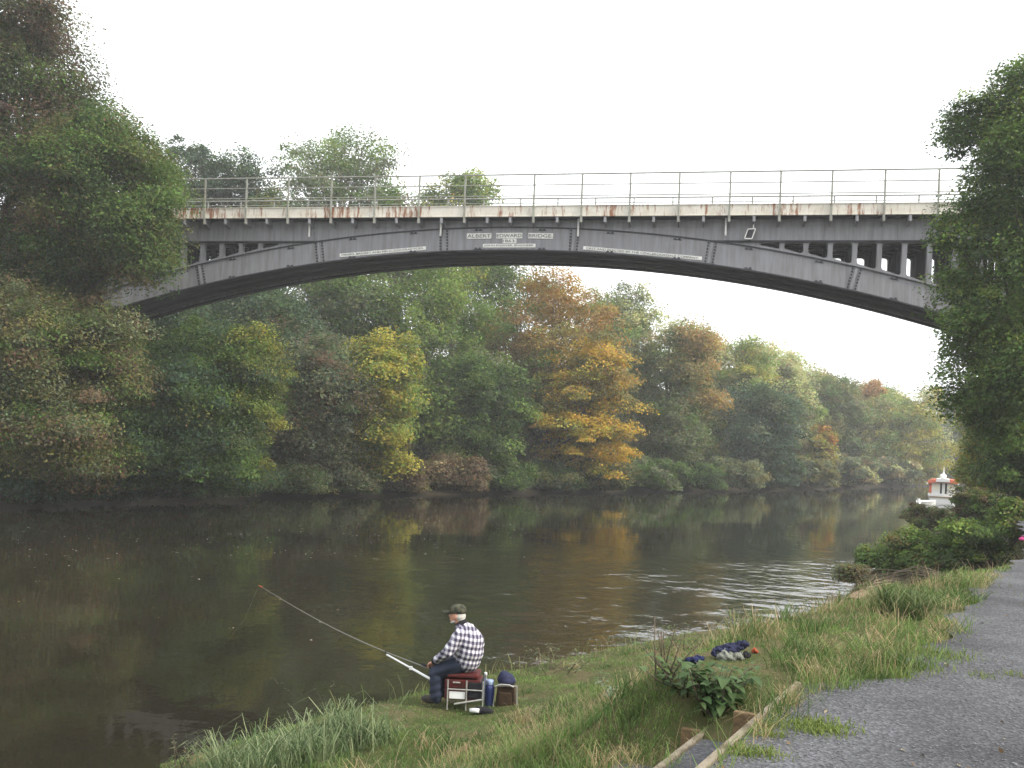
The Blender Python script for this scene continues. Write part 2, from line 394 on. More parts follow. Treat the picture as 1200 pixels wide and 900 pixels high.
# bare earth strip along the top of the bank (follows the terrain)
be = np.array([onterrain(*q)[:2] for q in ((1000, 702), (1040, 680), (1080, 663), (1118, 647), (1160, 634))])
m_ = MB(); L_, R_ = [], []
for i in range(len(be)-1):
    for k in range(8):
        p = be[i] + (be[i+1]-be[i])*k/8; L_.append(p)
L_ = np.array(L_); wv = .42 + .12*np.sin(np.arange(len(L_))*.9)
dd = np.gradient(L_, axis=0); dd /= np.linalg.norm(dd, axis=1)[:, None]; nn = np.stack([-dd[:, 1], dd[:, 0]], 1)
vs = []
for p, q, w_ in zip(L_, nn, wv):
    for o in (-w_, -w_*.3, w_*.3, w_):
        c = p + q*o; vs.append((c[0], c[1], gz(*c) + (.035 if abs(o) < w_*.9 else -.03)))
m_.add(vs, [(i*4+j, i*4+j+1, i*4+j+5, i*4+j+4) for i in range(len(L_)-1) for j in range(3)])
tag(m_.build('bare_earth_path', M['dirt'], smooth=True), kind='structure')

# ------------------------------------------------------------------ haze
hz = MB(); hz.box((50, 250, 29), (1440, 1120, 64))
hm = bpy.data.materials.new('haze_air'); hm.use_nodes = True
N, L = hm.node_tree.nodes, hm.node_tree.links; N.remove(N['Principled BSDF'])
pv = N.new('ShaderNodeVolumePrincipled'); pv.inputs['Color'].default_value = (.95, .97, 1, 1); pv.inputs['Density'].default_value = .0008
pv.inputs['Anisotropy'].default_value = .25
L.new(pv.outputs[0], N['Material Output'].inputs['Volume'])
tag(hz.build('haze', hm), kind='stuff')

# ------------------------------------------------------------------ foliage
def leaf_obj(name, c, nrm, length, width, col, mat_, parent=None):
    n = len(c); rg = np.random.RandomState(n % 9973)
    r = rg.normal(size=(n, 3)); a = np.cross(nrm, r); a /= np.linalg.norm(a, axis=1)[:, None] + 1e-9
    b = np.cross(nrm, a); b /= np.linalg.norm(b, axis=1)[:, None] + 1e-9
    l = (length/2)[:, None]; w_ = (width/2)[:, None]
    droop = nrm * l * .25
    V = np.stack([c - a*l - droop, c + b*w_ - a*l*.15, c + a*l - droop, c - b*w_ - a*l*.15], 1).reshape(-1, 3)
    me = bpy.data.meshes.new(name); np_mesh(me, V, np.arange(4*n).reshape(-1, 4), smooth=False)
    at_ = me.attributes.new('tint', 'FLOAT_COLOR', 'POINT')
    cc = np.ones((n, 4, 4), np.float32); cc[:, :, :3] = np.clip(col, 0.004, 1)[:, None, :]
    at_.data.foreach_set('color', cc.ravel())
    return link_mesh(name, me, mat_, parent)

DG=(.058,.096,.030); GR=(.105,.172,.036); LG=(.195,.27,.056); OL=(.17,.165,.055); YG=(.40,.37,.06); GO=(.52,.36,.05)
OR=(.50,.25,.055); BR=(.155,.108,.06); RB_=(.12,.08,.062); PA=(.46,.47,.21); BG=(.075,.125,.072); GG=(.17,.20,.10); TN=(.33,.27,.14)  # PA is raised to put sunlight and haze into the far crowns

def crown(rg, lobes, n_cl, n_lf, cl_r, lf, pal, grad=None, hollow=.5, squash=.55, jit=.14):
    lobes = np.array(lobes, float)
    vol = (lobes[:, 3]*lobes[:, 4]*lobes[:, 5])**(2/3); pk = rg.choice(len(lobes), n_cl, p=vol/vol.sum())
    d = rg.normal(size=(n_cl, 3)); d /= np.linalg.norm(d, axis=1)[:, None]
    r = hollow + (1.04-hollow)*rg.rand(n_cl)**.6
    cc = lobes[pk, :3] + d*r[:, None]*lobes[pk, 3:]
    ns_ = max(2, int(n_cl*.09)); cc[:ns_] += d[:ns_]*lobes[pk[:ns_], 3:]*rg.uniform(.05, .22, (ns_, 1))
    outw = d.copy()
    wts = np.array([p[1] for p in pal], float); pc = np.array([p[0] for p in pal])
    ci = rg.choice(len(pal), n_cl, p=wts/wts.sum()); ccol = pc[ci]
    if grad is not None: ccol = grad(rg, cc, ccol, lobes)
    ccol = ccol * (1 + rg.normal(size=(n_cl, 1))*jit*.7).clip(.5, 1.6)
    rad = cl_r*(.6+.8*rg.rand(n_cl)); rad[:ns_] *= .6
    k = np.repeat(np.arange(n_cl), n_lf)
    off = rg.normal(size=(len(k), 3)); off /= np.linalg.norm(off, axis=1)[:, None]; off *= (rg.rand(len(k))**.45)[:, None]
    off[:, 2] *= squash
    p = cc[k] + off*rad[k][:, None]
    # clumps droop at their outer rim, like the ends of boughs
    p[:, 2] -= (np.hypot(off[:, 0], off[:, 1])**2)*rad[k]*.35
    nrm = np.array((0, 0, 1.0)) + 0.7*outw[k] + .55*rg.normal(size=(len(k), 3)); nrm /= np.linalg.norm(nrm, axis=1)[:, None]
    col = ccol[k]*(1 + rg.normal(size=(len(k), 3))*np.array((.12, .1, .12)))*(1+rg.normal(size=(len(k), 1))*jit)
    L_ = lf*(.7+.6*rg.rand(len(k)))
    return cc, p, nrm, L_, L_*.62, col

def limbs(rg, base, top, targets, r0, wob=.3):
    m = MB(); base, top = np.array(base, float), np.array(top, float)
    pts = []; n = 7
    for i in range(n+1):
        t = i/n; q = base + (top-base)*np.array((t**1.3, t**1.3, t)); 
        if 0 < i < n: q[:2] += rg.normal(size=2)*wob*.5
        pts.append(q)
    m.tube(pts, [r0*(1.25 if i == 0 else (1-i/n)*.9+.1) for i in range(n+1)], 8)
    P = np.array(pts)
    for t in targets:
        zt = base[2] + (t[2]-base[2])*rg.uniform(.35, .72); i = min(n-1, max(1, int((zt-base[2])/max(.1, top[2]-base[2])*n)))
        s = P[i]; mid = s + (t-s)*.5 + np.array((0, 0, .12*np.linalg.norm(t-s))) + rg.normal(size=3)*.12*np.linalg.norm(t-s)*.5
        rr = r0*(1-i/n)*.5 + .02
        m.tube([s, s+(mid-s)*.5+rg.normal(size=3)*.05, mid, (mid+t)/2+rg.normal(size=3)*.1, t], [rr, rr*.8, rr*.55, rr*.35, rr*.12], 6, cap=False)
    return m

tree_no = [0]
def tree(name, label, px, D, ytop, ybot, hw, pal, ncl=200, nlf=90, lf=.3, clr=None, grad=None, nlobes=9, cat='tree', group=None, nl=14,
         shape=1.0, hollow=.5, r0=None, base=None, aspect=.9, squash=.55, seed=None):
    tree_no[0] += 1; rg = np.random.RandomState(seed or 100+tree_no[0]*7)
    zt, zb = at(px, ytop, D)[2], (at(px, ybot, D)[2] if ybot else .15); c = at(px, ytop, D); c[2] = (zt+zb)/2; rg_y = 0; zt += (zt-zb)*.035
    rx = hw/F*D; rz = (zt-zb)/2; cz = (zt+zb)/2
    if base is None:
        bx, by = c[0], c[1]
        q_ = np.array([[bx, by]]); sg_ = -1 if seg_dist(q_, LB)[0] < seg_dist(q_, RB)[0] else 1
        for _ in range(200):
            if gz(bx, by) > .6: break
            bx += sg_*.15*.77; by -= sg_*.15*.64
    else: bx, by = base
    bz = gz(bx, by) - .15
    root = empty(name, (bx, by, bz)); tag(root, label, cat, group)
    lob = [(0, 0, 0, rx*.72, rx*.72*aspect, rz*.78)]
    for i in range(nlobes):
        q = i*2.399 + rg.rand(); h_ = -0.75 + 1.5*(i+.5)/nlobes
        k = math.sqrt(max(.05, 1-abs(h_)**(1.6*shape)*.85))
        R = rg.uniform(.34, .5)
        lob.append((rx*.66*k*math.cos(q), rx*.66*aspect*k*math.sin(q), rz*h_*.92, rx*R, rx*R*aspect, min(rz*.3, rx*R*.9)))
    lob = [(l[0]+c[0]-bx, l[1]+c[1]-by, l[2]+cz-bz)+l[3:] for l in lob]
    lf *= .78; nlf = int(nlf*1.45)
    cc, p, nrm, l1, l2, col = crown(rg, lob, ncl, nlf, clr or rx*.2+.35, lf, pal, grad, hollow, squash)
    gzv = .25
    p[:, 2] = np.maximum(p[:, 2], -bz + gzv + rg.rand(len(p))*.5)       # boughs never dip into the water
    leaf_obj('crown', p, nrm, l1, l2, col, M['leaf'], root)
    tg = cc[rg.choice(len(cc), min(nl, len(cc)), replace=False)]
    top = (c[0]-bx, c[1]-by, zt-bz-rz*.25)
    limbs(rg, (0, 0, 0), top, tg, r0 or max(.16, (zt-bz)*.016)).build('trunk', M['bark'], root, smooth=True)
    return root

def mixgrad(colr, axis_, thr, soft, amt=.9):
    """real colour change across a crown: leaves turn first on one side of it"""
    def g(rg, cc, col, lobes):
        lo, hi = cc.min(0), cc.max(0); t = (cc - lo)/(hi - lo + 1e-6); a = np.array(axis_, float)
        v = t @ a / np.abs(a).sum() + rg.normal(size=len(cc))*.1
        k = (np.clip((v-thr)/soft, 0, 1)*amt)[:, None]
        return col*(1-k) + np.array(colr)*k
    return g

# --- left bank, this side of the bridge
tree('tall_tree', 'tallest dark tree at the left edge with brownish upper leaves', 12, 46, -45, 300, 112, [(DG,3),(GR,2.5),(RB_,1),(BR,2)], 620, 150, .185, 1.4, mixgrad(RB_, (.1,0,1), .5, .35, .5), 12, r0=.5)
tree('tall_tree', 'dark green tree whose crown covers the left end of the bridge deck', 126, 45.5, 122, 330, 88, [(DG,3),(GR,3),(OL,2),(BR,1)], 540, 150, .18, 1.2, mixgrad(GR, (1,0,.4), .5, .4, .7), 12, r0=.4)
tree('riverside_tree', 'olive brown drooping tree overhanging the water at the far left', 58, 44, 318, 580, 104, [(OL,3),(BR,1.6),(GR,2),(GG,2)], 520, 150, .17, 1.15, None, 10, r0=.35)
tree('riverside_tree', 'dark green bushy tree below the left foot of the bridge with a yellow right side', 247, 50, 370, 590, 92, [(DG,3),(GR,3),(BG,1)], 560, 150, .18, 1.1, mixgrad((.36,.35,.06), (1,0,.12), .76, .2, .7), 12, r0=.3)  # yellow on the right side is sunlight painted into the leaf colour
tree('riverside_tree', 'dark low tree in deep shade between the olive tree and the bridge foot', 142, 48, 392, 592, 70, [(DG,3),(BG,2),(GR,1)], 340, 140, .18, 1.1, None, 9, r0=.25)
tree('riverside_tree', 'shaded blue green tree filling the slope under the left foot of the arch', 195, 66, 300, 520, 60, [(BG,3),(DG,3),(GG,1)], 280, 100, .28, 1.3, None, 10)
for px, D, yt, hw, lab in ((20, 46.5, 530, 60, 'low dark bush at the waterside below the olive brown drooping tree'), (110, 50, 540, 55, 'low dark bush at the waterside in the deepest shade on the left'),
                           (190, 54, 545, 50, 'low dark bush at the waterside under the dark low tree'), (262, 58, 540, 45, 'low dark bush at the waterside under the yellow sided bushy tree')):
    tree('waterside_bush', lab, px, D, yt, None, hw, [(DG,3),(BG,1),(BR,1.5)], 140, 80, .2, .8, None, 7, cat='bush', group='low bushes along the near left waterside', nl=6)
tree('tall_tree', 'dull green tree at the left edge between the tallest tree and the olive one', 62, 48.5, 235, 400, 72, [(DG,3),(GR,2),(OL,2)], 360, 120, .19, 1.2, None, 9)
# --- left bank beyond the bridge
tree('riverside_tree', 'dull grey green tree with brownish lower boughs left of the yellow tree', 362, 66, 368, None, 74, [(GG,3),(BG,3),(BR,1.5),(DG,2)], 300, 100, .28, 1.3, mixgrad((.085,.075,.05), (.2,0,-1), -.45, .3, .55), 10)
tree('riverside_tree', 'yellow green tree standing alone in colour below the left half of the arch', 447, 69.5, 368, None, 50, [(YG,4),(LG,3),(OL,1)], 280, 100, .28, 1.1, mixgrad((.3,.21,.04), (-.6,0,1), .45, .3, .5), 10)
tree('riverside_tree', 'tall pale green willowy tree behind the yellow green tree', 505, 83, 268, None, 88, [(LG,4),(GR,3),(GG,1)], 340, 100, .33, 1.6, None, 12, squash=.8)
tree('riverside_tree', 'dark green tree with a brighter low right bough left of the orange trees', 572, 80, 405, None, 50, [(GR,3),(DG,2),(LG,1)], 230, 100, .3, 1.2, mixgrad(LG, (1,0,-.7), .25, .2, .7), 10)
tree('maple_tree', 'large maple with orange brown top rising just under the bridge crown', 652, 93, 302, None, 88, [(OL,4),(GR,2),(BR,2)], 420, 100, .34, 1.7, mixgrad((.42,.25,.06), (.45,0,1), .42, .35, .8), 13, squash=.4)
tree('maple_tree', 'golden yellow maple leaning over the water right of the picture centre', 690, 86, 388, None, 58, [(GO,4),(YG,2),(OL,2)], 250, 100, .32, 1.4, mixgrad(OR, (.8,0,.6), .68, .25, .4), 11, squash=.3)
tree('riverside_tree', 'grey green tree with a rusty orange right side beyond the golden maple', 786, 103, 366, None, 56, [(GG,3),(GR,2),(OL,2)], 320, 100, .36, 1.5, mixgrad((.5,.29,.08), (1,0,.6), .6, .25, .75), 11)
tree('riverside_tree', 'pale green tall tree behind between the two orange topped trees', 748, 117, 318, 540, 44, [(PA,3),(GG,2),(LG,2)], 240, 90, .4, 1.6, None, 10)
tree('riverside_tree', 'pale yellow green tree right of the rusty tree, catching the light', 868, 124, 382, 570, 52, [(PA,4),(LG,2),(YG,1)], 300, 90, .42, 1.6, None, 11)
tree('riverside_tree', 'dark blue green tree low on the far bank below the pale trees', 895, 116, 440, None, 48, [(BG,4),(DG,2),(GG,1)], 240, 90, .4, 1.5, None, 10)
tree('riverside_tree', 'light green tree with thin top on the skyline above the dark blue green tree', 925, 136, 412, 566, 42, [(PA,2),(LG,2),(GG,2),(TN,1)], 240, 90, .44, 1.6, None, 10)
tree('riverside_tree', 'small tree with yellow and red leaves at the waterside of the far bank', 966, 131, 482, None, 15, [(YG,4),(OR,1),(OL,2)], 90, 80, .4, 1.0, None, 7)
tree('riverside_tree', 'olive green tree on the skyline left of the rounded yellow tree', 982, 150, 430, 566, 36, [(OL,3),(GG,2),(GR,2)], 220, 80, .48, 1.7, None, 9)
tree('riverside_tree', 'small far tree with an orange top on the skyline', 1020, 172, 438, 540, 22, [(OL,2),(TN,2)], 120, 80, .55, 1.6, mixgrad(OR, (.2,0,1), .55, .25, .7), 8)
tree('riverside_tree', 'rounded yellow green tree at the far bend of the river', 1062, 166, 450, 570, 50, [(YG,4),(PA,1),(LG,2)], 260, 90, .5, 1.9, None, 11)
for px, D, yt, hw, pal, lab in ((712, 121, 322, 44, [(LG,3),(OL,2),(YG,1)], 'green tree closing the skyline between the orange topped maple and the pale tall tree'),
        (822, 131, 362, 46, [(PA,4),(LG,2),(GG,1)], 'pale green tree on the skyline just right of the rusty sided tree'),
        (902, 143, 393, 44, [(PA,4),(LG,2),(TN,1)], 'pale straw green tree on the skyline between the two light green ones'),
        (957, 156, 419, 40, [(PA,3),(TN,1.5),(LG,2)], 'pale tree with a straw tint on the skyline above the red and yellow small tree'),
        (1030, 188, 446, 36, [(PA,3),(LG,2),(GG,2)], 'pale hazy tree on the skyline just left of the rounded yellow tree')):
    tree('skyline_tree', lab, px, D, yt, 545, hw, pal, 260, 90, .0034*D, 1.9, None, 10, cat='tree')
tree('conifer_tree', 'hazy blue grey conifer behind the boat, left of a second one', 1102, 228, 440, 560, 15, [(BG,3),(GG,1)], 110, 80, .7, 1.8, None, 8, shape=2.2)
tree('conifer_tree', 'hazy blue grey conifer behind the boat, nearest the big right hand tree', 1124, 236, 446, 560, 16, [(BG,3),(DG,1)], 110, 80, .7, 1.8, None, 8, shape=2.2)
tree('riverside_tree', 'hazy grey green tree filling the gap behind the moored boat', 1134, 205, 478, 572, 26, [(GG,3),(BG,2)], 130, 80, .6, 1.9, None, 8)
for i, (px, D, yt, hw, lab, pal) in enumerate([
    (1000, 140, 530, 32, 'low pale brown bush at the far waterside left of the rounded yellow tree', [(TN,1.2),(GG,3),(PA,1)]),
    (1050, 158, 534, 30, 'low pale brown bush at the far waterside below the rounded yellow tree', [(TN,1.2),(GG,3),(PA,1)]),
    (470, 71.6, 532, 34, 'low brown bush at the foot of the yellow green tree', [(BR,3),(TN,1),(OL,1)]),
    (410, 67.6, 545, 34, 'low dark bush at the waterside under the dull grey green tree', [(DG,3),(BR,1),(GG,1)]),
    (345, 63.6, 542, 38, 'low dark bush on the bank right of the yellow sided bushy tree', [(DG,3),(OL,1),(GG,2)]),
    (535, 76.4, 532, 36, 'low pinkish brown bush below the pale green willowy tree', [(BR,3),(TN,1.4),(OL,1)]),
    (590, 80, 538, 34, 'low green bush at the waterside below the bright right bough', [(GR,3),(DG,2),(GG,1)]),
    (645, 85, 540, 38, 'low dark bush at the waterside below the golden maple', [(DG,3),(OL,1),(GG,1)]),
    (705, 89.5, 540, 38, 'low dark olive bush at the waterside right below the golden maple', [(OL,3),(DG,3)]),
    (765, 96, 534, 40, 'low green bush at the waterside below the rusty sided tree', [(GR,3),(GG,2)]),
    (815, 101.5, 540, 34, 'low dark green bush at the waterside right of the rusty sided tree', [(DG,3),(GR,2)]),
    (860, 107, 534, 36, 'low grey green bush at the waterside below the pale yellow green tree', [(GG,3),(OL,1)]),
    (905, 116, 536, 34, 'low dark bush at the waterside below the dark blue green tree', [(DG,3),(BG,2)]),
    (950, 126, 534, 34, 'low olive bush at the waterside below the red and yellow small tree', [(OL,3),(GG,2)])]):
    tree('waterside_bush', lab, px, D, yt, None, hw, pal, 130, 80, .0034*D, .9, None, 7, cat='bush', group='low bushes along the far waterside', nl=6, hollow=.35)
# --- on the hillside behind the deck, above the railings
tree('hillside_tree', 'dark tree above the deck nearest the big left trees', 205, 92, 155, 330, 40, [(DG,4),(BG,2)], 200, 90, .36, 1.5, None, 9)
tree('hillside_tree', 'second dark tree above the deck with a yellow tuft on its left', 272, 94, 160, 330, 52, [(DG,4),(BG,2),(GR,1)], 230, 90, .36, 1.6, mixgrad((.2,.17,.03), (-1,0,-.1), -.1, .05, .7), 10)
tree('hillside_tree', 'tall airy pale green tree above the deck with sky showing through its branches', 402, 96, 144, 330, 86, [(GG,3),(GR,3),(LG,2)], 330, 56, .36, 1.5, None, 12, nl=90, hollow=.62, r0=.3)
tree('hillside_tree', 'small round yellowish green tree above the deck right of the airy tree', 537, 98, 194, 320, 50, [(LG,3),(YG,1),(GR,2)], 210, 75, .36, 1.5, None, 9)
tree('hillside_tree', 'low dark green tree just showing over the deck under the airy tree', 330, 90, 222, 340, 44, [(GR,3),(DG,2),(OL,1)], 190, 80, .36, 1.4, None, 8)
tree('hillside_tree', 'low bushy tree just showing over the deck left of the round one', 468, 92, 226, 340, 44, [(GR,3),(LG,2),(BR,1)], 190, 80, .36, 1.4, None, 8)
tree('hillside_tree', 'shaded dark green tree on the slope seen under the left part of the arch', 315, 78, 300, 520, 62, [(DG,3),(BG,3),(GG,1)], 260, 90, .32, 1.5, None, 10)
tree('hillside_tree', 'green tree on the slope seen under the arch right of the shaded one', 420, 84, 285, 520, 58, [(GR,3),(GG,3),(LG,1)], 260, 90, .33, 1.5, None, 10)
tree('hillside_tree', 'grey green tree closing the gap on the slope between two others under the arch', 372, 97, 268, 500, 62, [(GR,3),(GG,3),(BG,2)], 280, 90, .36, 1.6, None, 10)
tree('hillside_tree', 'light green tree far up the slope behind the willowy tree', 545, 106, 262, 500, 60, [(GR,3),(LG,3),(GG,2)], 280, 90, .38, 1.6, None, 10)
tree('hillside_tree', 'dark green tree on the slope just right of the left bridge foot', 258, 84, 300, 520, 56, [(DG,3),(GR,2),(BG,2)], 280, 90, .33, 1.5, None, 10)
tree('hillside_tree', 'green tree on the slope behind the orange topped maple', 610, 104, 292, 520, 60, [(GR,3),(LG,2),(OL,1)], 240, 90, .38, 1.6, None, 10)
# --- right bank
tree('tall_tree', 'big dark green tree hiding the right end of the bridge', 1194, 33, 34, 585, 80, [(DG,2),(GR,5),(LG,1.5)], 640, 110, .16, .85, None, 16, r0=.14, base=(18.4, 33.8), aspect=1.0, hollow=.58)
tree('tall_tree', 'green tree with its crown beyond the right edge behind the big dark one', 1262, 36, 90, 480, 70, [(GR,4),(DG,3),(OL,1)], 260, 100, .24, 1.2, None, 10, base=(22.5, 36))
tree('slender_tree', 'slender tree with yellowish lower leaves between the boat and the big right tree', 1160, 52, 440, 598, 30, [(LG,3),(YG,2.5),(GR,1)], 200, 90, .22, .8, None, 8, nl=10)
tree('slender_tree', 'small dark tree at the right edge under the big tree', 1200, 38, 400, 612, 34, [(DG,3),(GR,3)], 260, 100, .2, .8, None, 8, nl=8)
tree('riverside_tree', 'hazy yellow green tree on the right bank just beyond the boat', 1150, 112, 470, 575, 24, [(YG,2),(LG,3),(PA,2)], 150, 80, .4, 1.2, None, 8)

# brambles on the near right bank
br_g = 'bramble shrubs on the right bank'
for px, D, yt, yb, hw, lab, pal in [
    (1032, 33, 636, 704, 30, 'dark green bramble shrub nearest the white water reflection', [(DG,1),(GR,3),(LG,1)]),
    (1080, 31, 618, 690, 44, 'wide dark green bramble shrub in the middle of the bank above the bare earth', [(GR,4),(LG,1.5),(OL,1)]),
    (1140, 30, 606, 668, 48, 'bright green bramble shrub below the big right hand tree', [(GR,3),(LG,2),(DG,1)]),
    (1095, 54, 590, 628, 34, 'brownish shrub on the bank hiding the hull of the boat', [(BR,1.3),(OL,3),(GR,1.5)]),
    (1150, 44, 572, 612, 34, 'olive shrub behind the brambles near the trunk of the big tree', [(OL,3),(GR,3),(BR,1)]),
    (1195, 30, 585, 632, 26, 'green shrub at the right edge beside the pale blocks', [(GR,3),(LG,2),(OL,1)])]:
    tree('bramble_shrub', lab, px, D, yt, yb, hw, pal, 170, 60, .13 if D < 40 else .17, .33, None, 10, cat='shrub', group=br_g, nl=4, hollow=.3, r0=.025)
tree('bramble_shrub', 'small grey twiggy shrub hanging over the water at the bank corner', 1000, 28.5, 668, 704, 16, [(BR,2),(GG,3),(OL,1)], 50, 60, .1, .3, None, 6, cat='shrub', group=br_g, nl=14, r0=.03)

# ------------------------------------------------------------------ the bridge
TH = .189; PB = 6.76; BX = -.62; BY = 50.0
bridge = empty('arch_bridge', (BX, BY, 0), -TH)
tag(bridge, 'grey cast iron railway bridge arching over the river with a rusty cream deck edge', 'bridge')
def T(s): return 15.0 - .31*(s/PB)**2
RD, FB = 1.204, 14.29               # rib depth, underside of the straight beam
RIBT = [0.0, 1.2, 2.4, 3.6]; RW = .32
SEND = 4.55*PB
def s_of(px, py, t):                 # where the sight line crosses the plane t = const of the bridge
    u, _ = ray(px, py); c, s = math.cos(TH), math.sin(TH)
    # X = BX + s*c + t*sin, Y = BY - s*sin + t*cos
    return (u*(BY + t*c) - BX - t*s) / (c + u*s)
def zrel(px, py, t):
    u, w_ = ray(px, py); sv = s_of(px, py, t); Y = BY - sv*math.sin(TH) + t*math.cos(TH); return H + w_*Y
ss = np.linspace(-SEND, SEND, 91)
def rib_strip(m, t0, t1, ztop, zbot, s_=ss):
    n = len(s_); vs = []
    for s in s_: vs += [(s, t0, zbot(s)), (s, t1, zbot(s)), (s, t1, ztop(s)), (s, t0, ztop(s))]
    fs = []
    for i in range(n-1):
        for k in range(4): fs.append((i*4+k, i*4+(k+1) % 4, (i+1)*4+(k+1) % 4, (i+1)*4+k))
    fs += [(0, 3, 2, 1), ((n-1)*4, (n-1)*4+1, (n-1)*4+2, (n-1)*4+3)]
    m.add(vs, fs)
def spandrel_bay(m, s0, s1, t0, t1):
    zt = FB - .004
    ib = lambda s: T(s) + .12
    a, b = s0 + .115, s1 - .115
    if zt - .1 - max(ib(a), ib(b)) < .12:
        # solid wedge where there is no room for an opening
        if zt - min(T(s0), T(s1)) > .02:
            m.prism([(s0, min(T(s0)+.004, zt-.001)), (s1, min(T(s1)+.004, zt-.001)), (s1, zt), (s0, zt)], t0, t1)
        return
    r = min(.14, (zt-.1-max(ib(a), ib(b)))*.42)
    cs = [((a+r, ib(a)+r), 180), ((b-r, ib(b)+r), 270), ((b-r, zt-.1-r), 0), ((a+r, zt-.1-r), 90)]
    outer = [(s0, T(s0)+.004), (s1, T(s1)+.004), (s1, zt), (s0, zt)]
    inner = []
    for (cx, cz_), a0 in cs:
        for k in range(5):
            q = math.radians(a0 + k*22.5); inner.append((cx + r*math.cos(q), cz_ + r*math.sin(q)))
    base = 0; vs = [(p[0], t0, p[1]) for p in outer+inner] + [(p[0], t1, p[1]) for p in outer+inner]
    n = 24; fs = []
    for o in (0, n):
        for c in range(4):
            i0 = 4 + c*5
            for k in range(4): fs.append((o+c, o+i0+k, o+i0+k+1))
            c2 = (c+1) % 4; fs.append((o+c, o+i0+4, o+4+c2*5, o+c2))
    for i in range(20): fs.append((4+i, 4+(i+1) % 20, n+4+(i+1) % 20, n+4+i))
    m.add(vs, fs)
joints = [(-4.5+i)*PB for i in range(10)]
for ri, t in enumerate(RIBT):
    m = MB(); rib_strip(m, t, t+RW, lambda s: T(s)-.05, lambda s: T(s)-RD+.05)
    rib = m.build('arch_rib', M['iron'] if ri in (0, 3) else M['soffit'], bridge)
    m = MB(); rib_strip(m, t-.07, t+RW+.07, lambda s: T(s)+.002, lambda s: T(s)-.05)
    rib_strip(m, t-.07, t+RW+.07, lambda s: T(s)-RD+.05, lambda s: T(s)-RD-.01)
    m.build('rib_flange', M['iron_edge'], rib)
    for sg in (-1, 1):
        m = MB()
        e0 = 1.5*PB; bw = PB/6
        for k in range(19):
            a, b = e0 + k*bw, e0 + (k+1)*bw
            if a > SEND-.1: break
            b = min(b, SEND)
            if sg > 0: spandrel_bay(m, a, b, t+.03, t+RW-.03)
            else: spandrel_bay(m, -b, -a, t+.03, t+RW-.03)
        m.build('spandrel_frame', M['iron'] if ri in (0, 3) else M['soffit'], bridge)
    if ri == 0:
        for jx in joints[1:-1]:
            sl_ = -2*.31*jx/PB**2; ang = math.atan(sl_)
            m = MB(); R_ = Matrix.Rotation(-ang, 3, 'Y')
            cz_ = T(jx) - RD/2
            m.box((jx, t-.025, cz_), (.13, .05, RD-.14), M=R_)
            m.cur = 1
            for sx in (-.17, .19):
                for k in range(7):
                    o = R_ @ Vector((sx, 0, (k-3)*.155)); m.box((jx+o.x, t-.03, cz_+o.z), (.085, .06, .075), M=R_)
            m.build('bolted_joint', [M['iron'], M['bolt']], rib)
        for i in range(len(joints)-1):
            for fr in (.27, .76):
                s = joints[i] + PB*fr; sl_ = math.atan(-2*.31*s/PB**2); R_ = Matrix.Rotation(-sl_, 3, 'Y')
                for dz in (.13, RD-.12):
                    m = MB(); m.box((s-.1, t-.03, T(s)-dz), (.12, .06, .07), M=R_); m.box((s+.1, t-.03, T(s)-dz), (.12, .06, .07), M=R_); m.box((s, t-.015, T(s)-dz-.045), (.42, .03, .03), M=R_)
                    m.build('lug', M['bolt'], rib)
# straight beams under the deck on the outer ribs
for t in (0.0, 3.6):
    m = MB(); ms = np.linspace(-SEND-6, SEND+6, 121)
    zb_ = lambda s: max(FB, T(s)+.004)
    rib_strip(m, t+.015, t+RW-.015, lambda s: 15.33, zb_, ms)
    m2 = MB(); m2.cur = 0
    for s in np.arange(-SEND, SEND, PB/6):
        z0 = zb_(s)+.05
        m.box((s, t, (z0+15.2)/2), (.035, .03, 15.2-z0))
    fb = m.build('fascia_beam', M['iron'], bridge)
    m2.build('web_stiffener', M['iron_edge'], fb)['kind'] = 'stuff'
    for sg in (-1, 1): m2 = MB(); m2.box((sg*(SEND+6+1.5*PB)/2, t+RW/2, FB-.04), (SEND+6-1.5*PB, RW+.2, .07)); m2.build('beam_flange', M['iron_edge'], fb)
# cross bracing between ribs, deck floor
for jx in joints:
    for t in RIBT[:-1]:
        m = MB(); m.box((jx, t+.6+RW/2, T(jx)-RD/2), (.1, 1.2-RW-.01, .5)); m.build('cross_brace', M['soffit'], bridge)
DE0, DE1 = -.6, 4.5
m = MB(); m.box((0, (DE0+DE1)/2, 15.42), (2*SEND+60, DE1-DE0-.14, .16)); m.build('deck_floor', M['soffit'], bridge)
# deck edge plates
ZP0, ZP1, ZR = 15.395, 15.885, 17.46
for t, nm in ((DE0, 'deck_edge_plate'), (DE1, 'deck_edge_plate')):
    m = MB(); m.box((0, t, (ZP0+ZP1)/2), (2*SEND+60, .1, ZP1-ZP0))
    ep = m.build(nm, M['edgeplate'], bridge)
    m = MB(); m.box((0, t, ZP1+.02), (2*SEND+60, .16, .035)); m.box((0, t, ZP0-.018), (2*SEND+60, .18, .03)); m.build('plate_rim', M['edgeplate'], ep)
